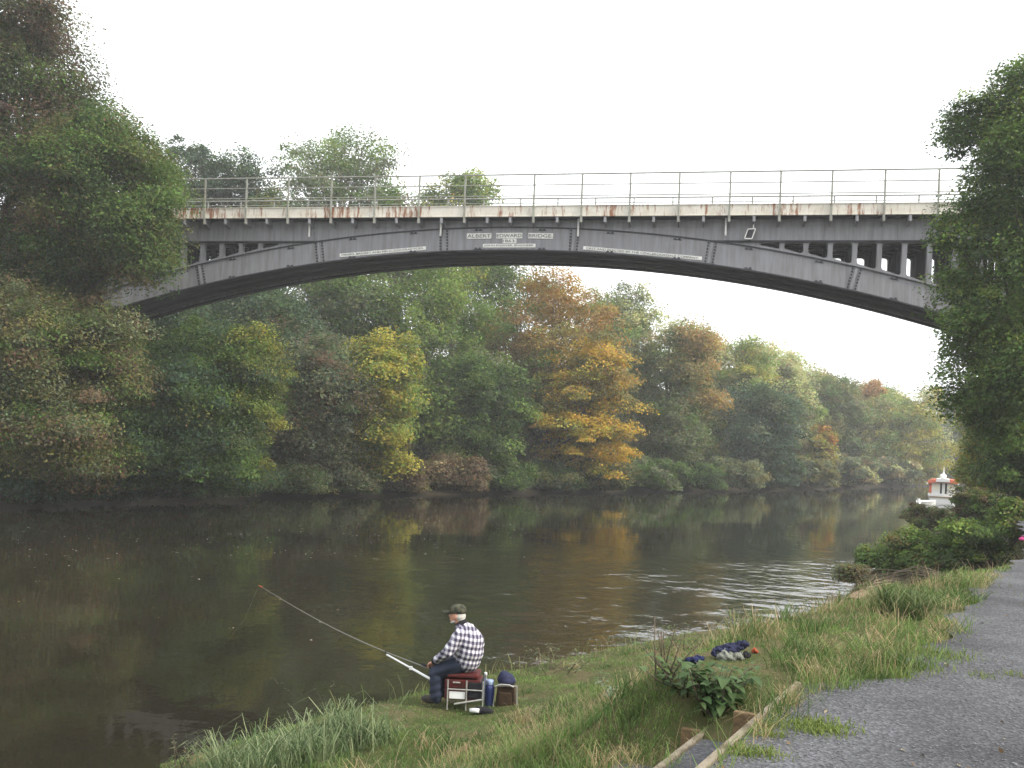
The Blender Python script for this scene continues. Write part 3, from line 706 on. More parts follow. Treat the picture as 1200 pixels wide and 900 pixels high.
# railings: posts where the photograph shows them, carried on at the same spacing where hidden
ppx = [193.5, 240.5, 289, 338, 388.5, 439.5, 491.5, 545, 626, 682, 738.5, 796, 855.6, 914.5, 975, 1037, 1100]
ps = [s_of(p, 225, DE0-.1) for p in ppx]
d0 = (ps[6]-ps[0])/6
ps = [ps[0]-d0*k for k in range(4, 0, -1)] + ps + [ps[-1]+d0*k for k in range(1, 5)]
def post(s, t, zlow, ztop, w_=.085):
    m = MB(); m.box((s, t, (zlow+ztop)/2), (w_, .05, ztop-zlow)); m.box((s, t, ZP1+.5), (.09, .07, .06))
    return m.build('railing_post', M['rail'], bridge)
brs = []
for i, s in enumerate(ps):
    post(s, DE0-.1, 15.05, ZR)
    brs.append(s)
    if i < len(ps)-1:
        g = ps[i+1]-s
        brs += [s+g/2] if g < 2.9 else [s+g/3, s+2*g/3]
proto = None
for s in brs:
    m = MB(); m.prism([(DE0-.07, 15.07), (-.02, 14.93), (-.02, 15.36), (DE0-.07, 15.36)], -.03, .03, 'x') if proto is None else None
    if proto is None:
        m.box((0, DE0-.03, 15.2), (.14, .05, .28)); proto = m.build('bracket', M['iron'], bridge); proto.location.x = s
    else:
        c = proto.copy(); COL.objects.link(c); c.parent = bridge; c.location.x = s
RL = SEND + 8
for z in (ZR, 16.93, 16.39):
    m = MB(); m.tube([(-RL, DE0-.1, z), (RL, DE0-.1, z)], .037 if z == ZR else .026, 8); m.build('handrail', M['rail'], bridge)
ZF = 17.62
for k in range(29):
    s = -SEND + 1.2 + k*2.09
    m = MB(); m.box((s, DE1+.08, (15.2+ZF)/2), (.07, .05, ZF-15.2)); m.build('railing_post', M['rail'], bridge)
for z in (ZF, 17.36, 16.6):
    m = MB(); m.tube([(-RL, DE1+.08, z), (RL, DE1+.08, z)], .04 if z == ZF else .022, 8); m.build('handrail', M['rail'], bridge)
# white drain spouts
for px, y0, y1 in ((362.5, 262, 277.5), (516.5, 259, 276.5), (677.5, 263, 277), (850.5, 260, 276)):
    tp = -.25; s = s_of(px, (y0+y1)/2, tp); za, zb2 = zrel(px, y1, tp), zrel(px, y0, tp)
    m = MB(); m.tube([(s, tp, za), (s, tp, zb2+.3)], .05, 10); m.build('drain_spout', M['white'], bridge)
# tilted hanging frame
tp = -.3; m = MB()
q = [(s_of(px, py, tp), tp, zrel(px, py, tp)) for px, py in ((872.5, 279.5), (876.5, 268.5), (885.5, 268), (881, 279.8))]
for a, b in zip(q, q[1:]+q[:1]): m.beam(a, b, .05, .05)
s = s_of(883, 265, tp); m.beam((s, tp, zrel(883, 268, tp)), (s, tp, 15.1), .05, .05)
m.cur = 1; m.prism([(p[0]*.92+q[0][0]*.04+q[2][0]*.04, p[2]*.92+q[0][2]*.04+q[2][2]*.04) for p in q], tp+.01, tp+.02)
m.build('hanging_sign_frame', [M['white'], M['iron_edge']], bridge)
# name plates with raised letters
def text_mesh(body, name):
    cu = bpy.data.curves.new(name, 'FONT'); cu.body = body; cu.size = 1; cu.extrude = .02; cu.align_x = 'CENTER'; cu.align_y = 'CENTER'
    o = bpy.data.objects.new(name, cu); COL.objects.link(o); bpy.context.view_layer.update()
    me = bpy.data.meshes.new_from_object(o.evaluated_get(bpy.context.evaluated_depsgraph_get()))
    bpy.data.objects.remove(o); return me
def plate(body, pa, pb, hpx, tfill=.6):
    """plate between two points of the photograph, standing on the rib's face"""
    t = -.035
    sa, sb = s_of(*pa, t), s_of(*pb, t); za, zb2 = zrel(*pa, t), zrel(*pb, t)
    Lh = math.hypot(sb-sa, zb2-za); ang = math.atan2(zb2-za, sb-sa)
    hh = abs(zrel(pa[0], pa[1]-hpx/2, t)-zrel(pa[0], pa[1]+hpx/2, t))
    c = Vector(((sa+sb)/2, t, (za+zb2)/2)); R_ = Matrix.Rotation(-ang, 3, 'Y')
    m = MB(); m.box(c+Vector((0, .015, 0)), (Lh, .03, hh), M=R_); p = m.build('name_plate', M['plate'], bridge)
    me = text_mesh(body, 'lettering'); co = np.array([v.co[:] for v in me.vertices]); w_ = np.ptp(co[:, 0]); h_ = np.ptp(co[:, 1])
    mid = (co.max(0)+co.min(0))/2
    for v in me.vertices:
        q = Vector(((v.co.x-mid[0])*Lh*.95/w_, -v.co.z*.4-.006, (v.co.y-mid[1])*hh*tfill/h_))
        v.co = c + R_ @ q
    me.update(); o = link_mesh('lettering', me, M['letter'], p)
plate('ALBERT', (547, 276.6), (575.8, 276.4), 6.4); plate('EDWARD', (581.5, 276.2), (612, 276), 6.4); plate('BRIDGE.', (618.8, 276.1), (648.2, 276.6), 6.4)
plate('1863.', (588.8, 282.4), (605.2, 282.3), 5.2)
plate('JOHN FOWLER, ENGINEER.', (565.8, 287.9), (627.5, 287.7), 4.2)
plate('MESSRS. BRASSEY AND FIELD, CONTRACTORS.', (398, 299.3), (499, 290.6), 4)
plate('CAST AND ERECTED BY THE COALBROOKDALE COMPANY.', (683.5, 290.3), (822.5, 302.8), 4)
# stone abutments
for sg in (-1, 1):
    m = MB(); x0, x1 = sg*(SEND-.3), sg*(SEND+9)
    m.box(((x0+x1)/2, 1.95, 7.4), (abs(x1-x0), 6.0, 13.6)); m.box(((x0+x1)/2, 1.95, 14.35), (abs(x1-x0)+.3, 6.3, .3))
    m.box((sg*(SEND+5.5), 1.95, 14.9), (7, 4.2, .8))
    m.build('abutment', M['stone'], bridge, bevel=.04)

# ------------------------------------------------------------------ boat and dinghy
bp_ = onz(1106, 590.5, 0.0); boat = empty('moored_boat', (bp_[0], bp_[1]+.4, 0), -math.radians(24))
tag(boat, 'white cabin boat with a red canvas roof and short mast moored by the right bank', 'boat')
# stern faces the camera (-y local), hull runs +y
m = MB(); secs = [(0, 1.22), (1.5, 1.35), (4, 1.35), (6.5, 1.05), (8, .5), (8.6, .06)]
vs = []
for y, hw_ in secs: vs += [(-hw_*.75, y, -.25), (hw_*.75, y, -.25), (hw_, y, .75+y*.03), (-hw_, y, .75+y*.03)]
fs = [(i*4+k, i*4+(k+1) % 4, (i+1)*4+(k+1) % 4, (i+1)*4+k) for i in range(5) for k in range(4)] + [(0, 3, 2, 1), (20, 21, 22, 23)]
m.add(vs, fs); hull = m.build('hull', M['boatwhite'], boat, bevel=.03)
m = MB(); m.box((0, -.03, .62), (2.3, .05, .16)); m.build('rubbing_strip', M['mooring'], hull)
m = MB(); m.box((0, 2.9, 1.45), (2.3, 5.2, 1.35)); cab = m.build('cabin', M['boatwhite'], boat, bevel=.05)
for x in (-.62, .78):
    m = MB(); m.box((x, .28, 1.6), (.72, .05, .62)); m.build('window_blind', M['cream'], cab)
for x in (-.14, .3):
    m = MB(); m.box((x, .285, 1.45), (.17, .05, 1.0)); m.build('door_glass', M['glassdark'], cab)
m = MB(); m.box((-1.17, 1.2, 1.45), (.06, 1.9, .9)); m.box((-1.08, .27, 1.45), (.2, .06, .95)); m.build('side_curtain', M['boatred'], cab)
m = MB(); pts = [(-1.42, 1.86), (-1.36, 2.12), (-1.05, 2.30), (0, 2.40), (1.05, 2.30), (1.36, 2.12), (1.42, 1.86), (1.2, 1.95), (0, 2.10), (-1.2, 1.95)]
m.prism(pts, -.15, 5.8); roof = m.build('roof', M['boatred'], boat)
m = MB(); m.prism([(-.62, 2.10), (.62, 2.10), (.58, 2.38), (0, 2.43), (-.58, 2.38)], -.2, 5.6); m.build('roof_panel', M['boatwhite'], roof)
for sg in (-1, 1):
    m = MB(); m.box((sg*1.38, -.16, 1.92), (.16, .08, .16)); m.build('roof_corner', M['boatwhite'], roof)
m = MB(); m.lathe((0, .8, 2.42), [(.1, 0), (.29, .05), (.31, .17), (.31, .31), (.24, .42), (.08, .46)], 16); m.build('roof_dome', M['boatwhite'], boat, smooth=True)
m = MB(); m.tube([(.05, .8, 2.85), (.05, .8, 3.1), (.05, .8, 3.6)], [.11, .055, .025], 8); m.build('mast', M['boatwhite'], boat)
dp = onz(1083, 591.5, 0); dg = empty('dinghy', (dp[0], dp[1], 0), -math.radians(70))
tag(dg, 'small white dinghy lying on the water beside the red roofed boat', 'dinghy')
m = MB(); secs = [(-.62, .42), (-.2, .55), (.5, .52), (1.0, .3), (1.3, .04)]; vs = []
for y, hw_ in secs: vs += [(-hw_*.6, y, -.06), (hw_*.6, y, -.06), (hw_, y, .34+.08*max(0, y)), (hw_*.86, y, .36+.08*max(0, y)), (hw_*.5, y, .1), (-hw_*.5, y, .1), (-hw_*.86, y, .36+.08*max(0, y)), (-hw_, y, .34+.08*max(0, y))]
fs = [(i*8+k, i*8+(k+1) % 8, (i+1)*8+(k+1) % 8, (i+1)*8+k) for i in range(4) for k in range(8)] + [tuple(range(8))[::-1], tuple(range(32, 40))]
m.add(vs, fs); m.build('hull', M['boatwhite'], dg)
m = MB(); m.box((0, .1, .27), (.98, .2, .04)); m.build('thwart', M['mooring'], dg)
m = MB(); m.box((0, -.66, .35), (.22, .2, .4)); m.build('outboard_motor', M['boatwhite'], dg, bevel=.03)

# ------------------------------------------------------------------ the angler
AP = onz(541, 824, .42); AZ = gz(AP[0], AP[1])
AP = onz(541, 824, AZ); AX, AY = AP[0], AP[1]
ROT = math.radians(163)
def skin_mesh(chains, sub=1):
    """chains of (x,y,z,r); equal points are merged into joints; grown with Skin + Subdivision"""
    pts, rad, ed, ix = [], [], [], {}
    for ch in chains:
        pv_ = None
        for (x, y, z, r) in ch:
            k = (round(x, 4), round(y, 4), round(z, 4))
            if k not in ix: ix[k] = len(pts); pts.append((x, y, z)); rad.append(r)
            if pv_ is not None and pv_ != ix[k]: ed.append((pv_, ix[k]))
            pv_ = ix[k]
    me = bpy.data.meshes.new('skin'); me.from_pydata(pts, ed, [])
    o = bpy.data.objects.new('skin', me); COL.objects.link(o)
    o.modifiers.new('s', 'SKIN')
    for i, r in enumerate(rad):
        sv = me.skin_vertices[0].data[i]; sv.radius = r if isinstance(r, tuple) else (r, r); sv.use_root = (i == 0)
    sb = o.modifiers.new('sub', 'SUBSURF'); sb.levels = sb.render_levels = sub
    bpy.context.view_layer.update()
    me2 = bpy.data.meshes.new_from_object(o.evaluated_get(bpy.context.evaluated_depsgraph_get()))
    bpy.data.objects.remove(o); return me2
def ellipsoid(c, r, n=16):
    m = MB(); m.lathe((0, 0, 0), [(max(.02, math.sin(math.pi*k/n)), -math.cos(math.pi*k/n)) for k in range(n+1)], 20)
    me = m.mesh('e'); 
    for v in me.vertices: v.co = Vector((v.co.x*r[0]+c[0], v.co.y*r[1]+c[1], v.co.z*r[2]+c[2]))
    return me
def remesh(meshes, voxel, name, material, parent, smooth=2, shift=None):
    bm = bmesh.new()
    for me_ in meshes: bm.from_mesh(me_)
    me = bpy.data.meshes.new(name); bm.to_mesh(me); bm.free()
    o = bpy.data.objects.new(name, me); COL.objects.link(o)
    r = o.modifiers.new('r', 'REMESH'); r.mode = 'VOXEL'; r.voxel_size = voxel; r.use_smooth_shade = True
    if smooth: s_ = o.modifiers.new('s', 'SMOOTH'); s_.iterations = smooth; s_.factor = .5
    bpy.context.view_layer.update()
    me2 = bpy.data.meshes.new_from_object(o.evaluated_get(bpy.context.evaluated_depsgraph_get()))
    bpy.data.objects.remove(o); me2.name = name
    me2.materials.clear()
    return link_mesh(name, me2, material, parent)
def blob_chain(ch, sy=1.0):
    """overlapping ellipsoids along a chain, fused later by a voxel remesh"""
    out_ = []
    for a, b in zip(ch[:-1], ch[1:]):
        a, b = np.array(a, float), np.array(b, float); n = max(2, int(np.linalg.norm((b-a)[:3])/(.3*min(a[3], b[3])))+1)
        for i in range(n):
            q = a + (b-a)*i/(n-1); out_.append(ellipsoid(q[:3], (q[3], q[3]*sy, q[3]), 10))
    return out_
man = empty('person', (AX+.05, AY, AZ), ROT); man.scale = (1.08, 1.08, 1.08)
tag(man, 'person in checked flannel jacket and camouflage cap, sitting fishing at the water edge', 'person')
# forward = +x, his left (towards the camera) = +y
def fingers(pal, fw, sd_):
    p = np.array(pal); f = np.array(fw); f = f/np.linalg.norm(f); ch = []
    sdv = np.array(sd_)
    for i, (o, ln) in enumerate(((-.03, .066), (-.01, .076), (.011, .072), (.031, .056))):
        b = p + sdv*o; k1 = b + f*ln*.5 + np.array((0, 0, -.008)); k2 = k1 + f*ln*.25 + np.array((0, 0, -.026)); k3 = k2 - f*ln*.16 + np.array((0, 0, -.02))
        ch.append([(*p, .026), (*(b+f*.022), .0135), (*k1, .0125), (*k2, .0115), (*k3, .0105)])
    tb = p - sdv*.03 - f*.02
    ch.append([(*p, .024), (*(tb-sdv*.012+f*.02), .0125), (*(tb-sdv*.016+f*.052+np.array((0, 0, -.018))), .0105), (*(tb-sdv*.004+f*.072+np.array((0, 0, -.034))), .009)])
    return ch
LH, RH = (.43, .13, .505), (.41, -.08, .49)
LK, RK = (.37, .15, .39), (.40, -.13, .39)
body = [[(0, 0, .56, .13), (.0, 0, .70, .135), (.03, 0, .86, .14), (.085, 0, .985, .075), (.115, 0, 1.03, .058), (.145, 0, 1.10, .06)]]
for sg, el, ha, kn in ((1, (.16, .275, .70), LH, LK), (-1, (.2, -.25, .70), RH, RK)):
    hd = np.array(ha); wr = hd + (np.array(el)-hd)*.2
    body.append([(.03, 0, .86, .12), (.05, sg*.15, .89, .055), (*el, .045), (*wr, .03), (*ha, .026)])
    fw = hd - np.array(el); fw[2] *= .4
    sdv = np.cross(fw/np.linalg.norm(fw), (0, 0, 1)); sdv /= np.linalg.norm(sdv)
    body += fingers(ha, fw, sdv*(1 if sg > 0 else -1))
    body.append([(0, 0, .56, .13), (.06, sg*.10, .53, .09), (*kn, .065), (kn[0]-.03, kn[1]+sg*.02, .12, .042), (kn[0]+.04, kn[1]+sg*.02, .05, .038), (kn[0]+.12, kn[1]+sg*.03, .04, .03)])
HC = np.array((.155, 0, 1.135))
parts_ = [e_ for ch in body for e_ in blob_chain(ch)] + [ellipsoid(HC, (.098, .077, .115)), ellipsoid(HC+(.035, 0, -.055), (.062, .055, .06)),
          ellipsoid(HC+(.102, 0, -.018), (.021, .014, .024)), ellipsoid(HC+(.088, 0, -.058), (.014, .026, .008)), ellipsoid(HC+(.088, 0, -.072), (.015, .022, .008)),
          ellipsoid(HC+(-.005, .079, -.015), (.022, .01, .034)), ellipsoid(HC+(-.005, -.079, -.015), (.022, .01, .034)),
          ellipsoid(HC+(.078, .03, .008), (.016, .02, .008)), ellipsoid(HC+(.078, -.03, .008), (.016, .02, .008))]
bo = remesh(parts_, .0055, 'body', M['skin'], man, 1)
bm = bmesh.new(); bm.from_mesh(bo.data); seen, isl = set(), []
for v in bm.verts:
    if v.index in seen: continue
    stack, comp = [v], []; seen.add(v.index)
    while stack:
        q = stack.pop(); comp.append(q)
        for e in q.link_edges:
            o_ = e.other_vert(q)
            if o_.index not in seen: seen.add(o_.index); stack.append(o_)
    isl.append(comp)
isl.sort(key=len); print('ISL', [len(c) for c in isl][-12:])
for c in isl[:-1]: bmesh.ops.delete(bm, geom=c, context='VERTS')
bm.to_mesh(bo.data); bm.free()
for sg in (-1, 1):
    m = MB(); e_ = ellipsoid(HC+(.088, sg*.031, -.003), (.01, .013, .009), 8); link_mesh('eye', e_, M['whiteplastic'], bo)
jk = blob_chain([(.0, 0, .58, .18), (-.02, 0, .68, .195), (-.025, 0, .79, .19), (.025, 0, .89, .15), (.075, 0, .965, .095), (.10, 0, 1.02, .062)], 1.15)
for sg, el, ha in ((1, (.16, .275, .70), LH), (-1, (.2, -.25, .70), RH)):
    hd = np.array(ha); wr = hd + (np.array(el)-hd)*.2
    jk += blob_chain([(.035, sg*.12, .92, .095), (.06, sg*.19, .89, .085), (*el, .072), (*((np.array(el)+wr)/2), .06), (*wr, .047)])
jac = remesh(jk, .011, 'jacket', M['plaid'], man, 2)
for v in jac.data.vertices:               # folds
    c = v.co; k = .006*math.sin(c.z*55+c.x*30)*math.sin(c.y*40+1)
    v.co = c + v.normal*k
for sg, el, ha in ((1, (.16, .275, .70), LH), (-1, (.2, -.25, .70), RH)):
    hd = np.array(ha); e2 = np.array(el); wr = hd+(e2-hd)*.2; u = (hd-e2)/np.linalg.norm(hd-e2)
    m = MB(); m.tube([wr-u*.02, wr+u*.025], [.055, .05], 14); m.build('cuff', M['black'], jac, smooth=True)
m = MB(); m.tube([(.08, 0, 1.005), (.115, 0, 1.055)], [.085, .07], 18); m.build('collar', M['black'], jac, smooth=True)
tr = blob_chain([(.0, 0, .53, .115), (.05, 0, .53, .115)], 1.5)
for sg, kn in ((1, LK), (-1, RK)):
    tr += blob_chain([(.03, sg*.08, .53, .115), (.12, sg*.11, .50, .108), (*kn, .088), (kn[0]-.01, kn[1]+sg*.015, .33, .082), (kn[0]-.03, kn[1]+sg*.02, .12, .084), (kn[0]-.03, kn[1]+sg*.02, .08, .08)])
trs = remesh(tr, .011, 'trousers', M['denim'], man, 2)
for v in trs.data.vertices: v.co = v.co + v.normal*.006*math.sin(v.co.z*60+v.co.x*25)
for sg, kn in ((1, LK), (-1, RK)):
    x, y = kn[0]-.03, kn[1]+sg*.02
    remesh([ellipsoid((x, y, .09), (.06, .055, .09)), ellipsoid((x+.08, y+sg*.01, .05), (.125, .055, .055))], .01, 'boot', M['boot'], man, 2)
remesh([ellipsoid(HC+(-.035, 0, -.012), (.077, .083, .072)), ellipsoid(HC+(-.05, 0, -.05), (.055, .066, .05))], .008, 'hair', M['hair'], man, 1)
remesh([ellipsoid(HC+(.03, .05, -.085), (.03, .016, .014)), ellipsoid(HC+(.03, -.05, -.085), (.03, .016, .014)), ellipsoid(HC+(.062, 0, -.104), (.03, .045, .014)), ellipsoid(HC+(.05, .036, -.096), (.03, .02, .013)), ellipsoid(HC+(.05, -.036, -.096), (.03, .02, .013))], .008, 'beard', M['hair'], man, 1)
m = MB(); m.lathe(HC+(-.008, 0, .028), [(.107, 0), (.108, .035), (.098, .072), (.07, .1), (.02, .112)], 24, .86); cap = m.build('cap', M['camo'], man, smooth=True)
m = MB(); vs = []; n = 12
for k in range(n+1):
    q = -1.15 + 2.3*k/n; vs += [(HC[0]+.085*math.cos(q)-.0, .082*math.sin(q), HC[2]+.036), (HC[0]+.01+.205*math.cos(q*.75), .09*math.sin(q), HC[2]+.03), (HC[0]+.01+.205*math.cos(q*.75), .09*math.sin(q), HC[2]+.014), (HC[0]+.085*math.cos(q), .082*math.sin(q), HC[2]+.018)]
m.add(vs, [(i*4+k, i*4+(k+1) % 4, (i+1)*4+(k+1) % 4, (i+1)*4+k) for i in range(n) for k in range(4)]); m.build('cap_peak', M['camo'], cap, smooth=True)

def wpt(l):   # person-local to world
    c, s = math.cos(ROT), math.sin(ROT); return np.array((AX + l[0]*c - l[1]*s, AY + l[0]*s + l[1]*c, AZ + l[2]))
# tackle box seat
BR_ = math.radians(-4)
tb = empty('tackle_box_seat', (AX+.02, AY+.03, AZ), BR_)
tag(tb, 'red and black tackle box on metal legs that the angler sits on', 'tackle box')
m = MB(); m.box((.0, 0, .30), (.5, .36, .12)); m.build('upper_drawer', M['red'], tb, bevel=.01)
m = MB(); m.box((.0, 0, .415), (.44, .38, .06)); m.build('seat_cushion', M['red'], tb, bevel=.02)
m = MB(); m.box((.17, 0, .22), (.2, .37, .24)); m.build('side_bag', M['black'], tb, bevel=.02)
m = MB(); m.box((.0, .01, .15), (.5, .34, .15)); m.build('lower_drawer', M['red'], tb, bevel=.01)
m = MB(); m.box((-.07, -.178, .145), (.22, .025, .1)); m.build('drawer_panel', M['whiteplastic'], tb, bevel=.006)
for x in (-.2, .06, .29):
    for y in (-.2, .2):
        if x == .06 and y > 0: continue
        m = MB(); m.tube([(x, y, -.06), (x, y, .36)], .0105, 10); m.build('leg', M['alu'], tb)
m = MB(); m.tube([(-.2, -.2, .23), (.29, -.2, .23)], .01, 8); m.tube([(-.1, -.215, .03), (.28, -.235, .115)], .014, 8); m.build('cross_bar', M['alu'], tb)
m = MB(); m.tube([(-.13, -.2, .325), (-.03, -.2, .325)], .012, 8); m.build('latch', M['alu'], tb)

fl = onz(573.5, 823, AZ); flask = empty('flask', (fl[0], fl[1]+.05, gz(fl[0], fl[1]+.05)))
tag(flask, 'blue drinking flask with a pale lid standing between the tackle box and the brown bag', 'flask')
m = MB(); m.lathe((0, 0, -.02), [(.058, 0), (.064, .03), (.064, .27), (.05, .31)], 18); m.build('flask_body', M['blue'], flask, smooth=True)
m = MB(); m.lathe((0, 0, .29), [(.05, 0), (.055, .01), (.055, .055), (.045, .07)], 18); m.build('lid', M['paleblue'], flask, smooth=True)
bt = onz(567.5, 822, AZ); b_ = empty('bottle', (bt[0], bt[1]+.3, gz(bt[0], bt[1]+.3)))
tag(b_, 'small white capped bottle just behind the blue flask', 'bottle')
m = MB(); m.lathe((0, 0, -.02), [(.035, 0), (.038, .02), (.038, .28), (.016, .34), (.016, .37)], 14); m.build('bottle_body', M['paleblue'], b_, smooth=True)
m = MB(); m.lathe((0, 0, .34), [(.022, 0), (.022, .045), (.015, .055)], 14); m.build('lid', M['whiteplastic'], b_, smooth=True)

bg_ = onz(592, 823, AZ); bag = empty('tackle_bag', (bg_[0], bg_[1], gz(bg_[0], bg_[1])), math.radians(-5))
tag(bag, 'brown canvas bag with a navy cover on a light metal frame behind the angler', 'bag')
m = MB(); m.prism([(-.14, -.03), (.15, -.03), (.125, .30), (-.11, .30)], -.09, .1); m.build('bag_body', M['brownbag'], bag, bevel=.025)
m = MB(); m.prism([(-.10, .02), (.105, .02), (.09, .2), (-.085, .2)], -.115, -.085); m.build('front_pocket', M['brownbag'], bag, bevel=.012)
remesh([ellipsoid((0, 0, .36), (.125, .11, .1)), ellipsoid((-.03, .01, .40), (.08, .09, .08)), ellipsoid((.03, -.02, .345), (.115, .12, .06))], .012, 'navy_cover', M['navy'], bag, 3)
m = MB(); m.tube([(-.165, -.1, -.05), (-.14, -.11, .28), (.165, -.11, .3), (.175, -.1, -.05)], .011, 8); m.build('bag_frame', M['alu'], bag)
m = MB(); m.tube([(-.12, -.13, .29), (-.06, -.14, .315), (.06, -.14, .315), (.12, -.13, .29)], .012, 8); m.build('carry_handle', M['alu'], bag)

sh = onz(563, 830, AZ); shoe = empty('rolled_bundle', (sh[0], sh[1]-.05, gz(sh[0], sh[1]-.05)), math.radians(-12))
tag(shoe, 'black bundle with a white end lying on the grass in front of the tackle box', 'bundle')
remesh([ellipsoid((.06, 0, .05), (.13, .06, .055)), ellipsoid((-.03, -.02, .05), (.07, .06, .06))], .01, 'black_roll', M['black'], shoe, 2)
m = MB(); m.tube([(-.13, -.055, .055), (-.05, -.065, .06), (-.0, -.06, .058)], [.028, .034, .03], 12); m.build('white_end', M['whiteplastic'], shoe, smooth=True)

# rod and rod rest
hand = wpt((LH[0]+.035, LH[1]-.02, LH[2]-.03)); tip = at(305, 687, 15.4)
rod = empty('fishing_rod', tuple(hand)); tag(rod, 'long grey fishing rod held out over the water by the angler', 'fishing rod')
dv_ = tip - hand; but = hand - dv_*.05
m = MB(); k_ = 9; pts = [dv_*(-.05 + 1.05*i/k_) + np.array((0, 0, -.10*math.sin(math.pi*i/k_))) * (i > 0) for i in range(k_+1)]
m.tube(pts, [.010 - .0068*i/k_ for i in range(k_+1)], 8); m.build('blank', M['rod'], rod)
m = MB(); m.tube([dv_*-.06, dv_*.04], .016, 10); m.build('grip', M['black'], rod)
m = MB(); m.tube([dv_*.985, dv_*1.008], .008, 8); m.build('rod_tip', M['orange'], rod)
m = MB(); le = dv_ + np.array((-1.3, 3.2, -(tip[2]-.01))); m.tube([dv_*1.01, dv_ + (le-dv_)*.5 - np.array((0, 0, .12)), le], .0012, 4); m.build('fishing_line', M['rod'], rod)
ra = at(503, 795, hand[1]-.05)
tt = .238
for _ in range(30):
    q = hand + dv_*tt; u = q[0]/q[1]; tt += .0
    break
def rod_at(px):
    lo, hi = 0, 1
    for _ in range(40):
        mdl = (lo+hi)/2; q = hand + dv_*mdl
        if q[0]/q[1] > ray(px, 754)[0]: lo = mdl
        else: hi = mdl
    i = lo; return hand + dv_*i + np.array((0, 0, -.10*math.sin(math.pi*(i+.05)/1.05)))
rb = rod_at(453) - np.array((0, 0, .03))
rest = empty('rod_rest', tuple(ra)); tag(rest, 'white pole slanting out from beside the angler to support the rod', 'rod rest')
vv = rb - ra
m = MB(); m.tube([np.zeros(3)-vv*.02, vv*.42], .017, 10); m.tube([vv*.42, vv*.99], .0125, 10); m.box(tuple(vv*.42), (.045, .045, .045)); m.build('pole', M['whiteplastic'], rest)
m = MB(); m.tube([vv*.98+np.array((-.03, 0, .07)), vv*.98, vv*.98+np.array((.03, 0, .06))], .008, 8); m.build('fork', M['black'], rest)

# ------------------------------------------------------------------ things left on the bank
def heap(name, label, cat, px, py, z, specs, rz=0, sc_=.047):
    p = onterrain(px, py); z = p[2]
    r_ = empty(name, (p[0], p[1], z), rz); tag(r_, label, cat)
    for nm, els, mt in specs:
        o = remesh([ellipsoid(c, r) for c, r in els], .012, nm, mt, r_, 3)
        for v in o.data.vertices:          # crumpled folds
            c = v.co; k = .028*math.sin(c.x*23+c.z*31+1)*math.sin(c.y*27-c.x*11) + .012*math.sin(c.x*61+c.y*47)
            v.co = c + v.normal*k
    if sc_ != 1: r_.scale = (sc_*p[1],)*3
    return r_
hp = heap('rucksack', 'dark navy jacket thrown over a grey bag on the bank behind the big leaved plant', 'rucksack', 855, 773, .8,
     [('bag', [((-.05, 0, .1), (.28, .2, .16)), ((.16, .05, .08), (.2, .18, .13))], M['greycloth']),
      ('jacket', [((.1, .06, .26), (.28, .14, .075)), ((-.17, .04, .2), (.2, .13, .07)), ((.29, .02, .33), (.14, .1, .075)), ((-.32, .03, .12), (.1, .09, .07)), ((.02, -.1, .22), (.16, .06, .06))], M['navy']),
      ('strap', [((.33, -.03, .1), (.13, .07, .07))], M['black'])], math.radians(8))
heap('float_box', 'small orange red thing lying in the grass right of the navy jacket', 'box', 884, 766, .8,
     [('shell', [((0, 0, .09), (.08, .08, .09)), ((.03, 0, .06), (.09, .06, .06))], M['orange'])], 0, .032)
heap('cloth', 'small blue cloth lying in the grass left of the grey bag', 'cloth', 813, 778, .7,
     [('fold', [((0, 0, .08), (.18, .11, .07)), ((.1, .03, .11), (.13, .1, .06)), ((-.13, .02, .06), (.11, .07, .04))], M['bluecloth'])])
pk = onz(1197, 634, 2.15); pr_ = empty('pink_bag', tuple(pk)); pr_.scale = (.4, .4, .4); tag(pr_, 'small pink bag at the right edge beside the pale blocks', 'bag')
remesh([ellipsoid((0, 0, .1), (.16, .1, .1)), ellipsoid((.05, 0, .16), (.09, .07, .07))], .015, 'bag_body', M['pink'], pr_, 2)
m = MB(); m.tube([(-.06, 0, .17), (-.02, 0, .27), (.06, 0, .28), (.1, 0, .19)], .012, 8); m.build('strap', M['pink'], pr_)

# pale blocks at the top of the bank
for (pa, hh_, ww, lab) in (((1178, 640), .42, .5, 'larger pale concrete block at the end of the bare earth strip'), ((1150, 643), .26, .6, 'lower pale concrete block left of the larger one')):
    z = 2.0
    p = onterrain(*pa); z = p[2]
    m = MB(); m.prism([(-ww/2, -.1), (ww/2, -.1), (ww/2*.94, hh_*.96), (-ww/2*.8, hh_)], -.3, .35)
    o = m.build('concrete_block', M['concrete'], bevel=.04); o.location = (p[0], p[1]+.2, z); o.rotation_euler = (0, 0, math.radians(-28))
    tag(o, lab, 'block', 'concrete blocks on the bank')
# thin pole by the slender tree
p = at(1168, 590, 40); z = gz(p[0], p[1]); m = MB(); m.tube([(0, 0, -.2), (.05, 0, 3), (.12, .05, 5.3)], [.045, .04, .025], 8)
o = m.build('bare_pole', M['mooring'], smooth=True); o.location = (p[0], p[1], z); tag(o, 'thin pale bare pole standing in front of the dark right hand trees', 'pole')

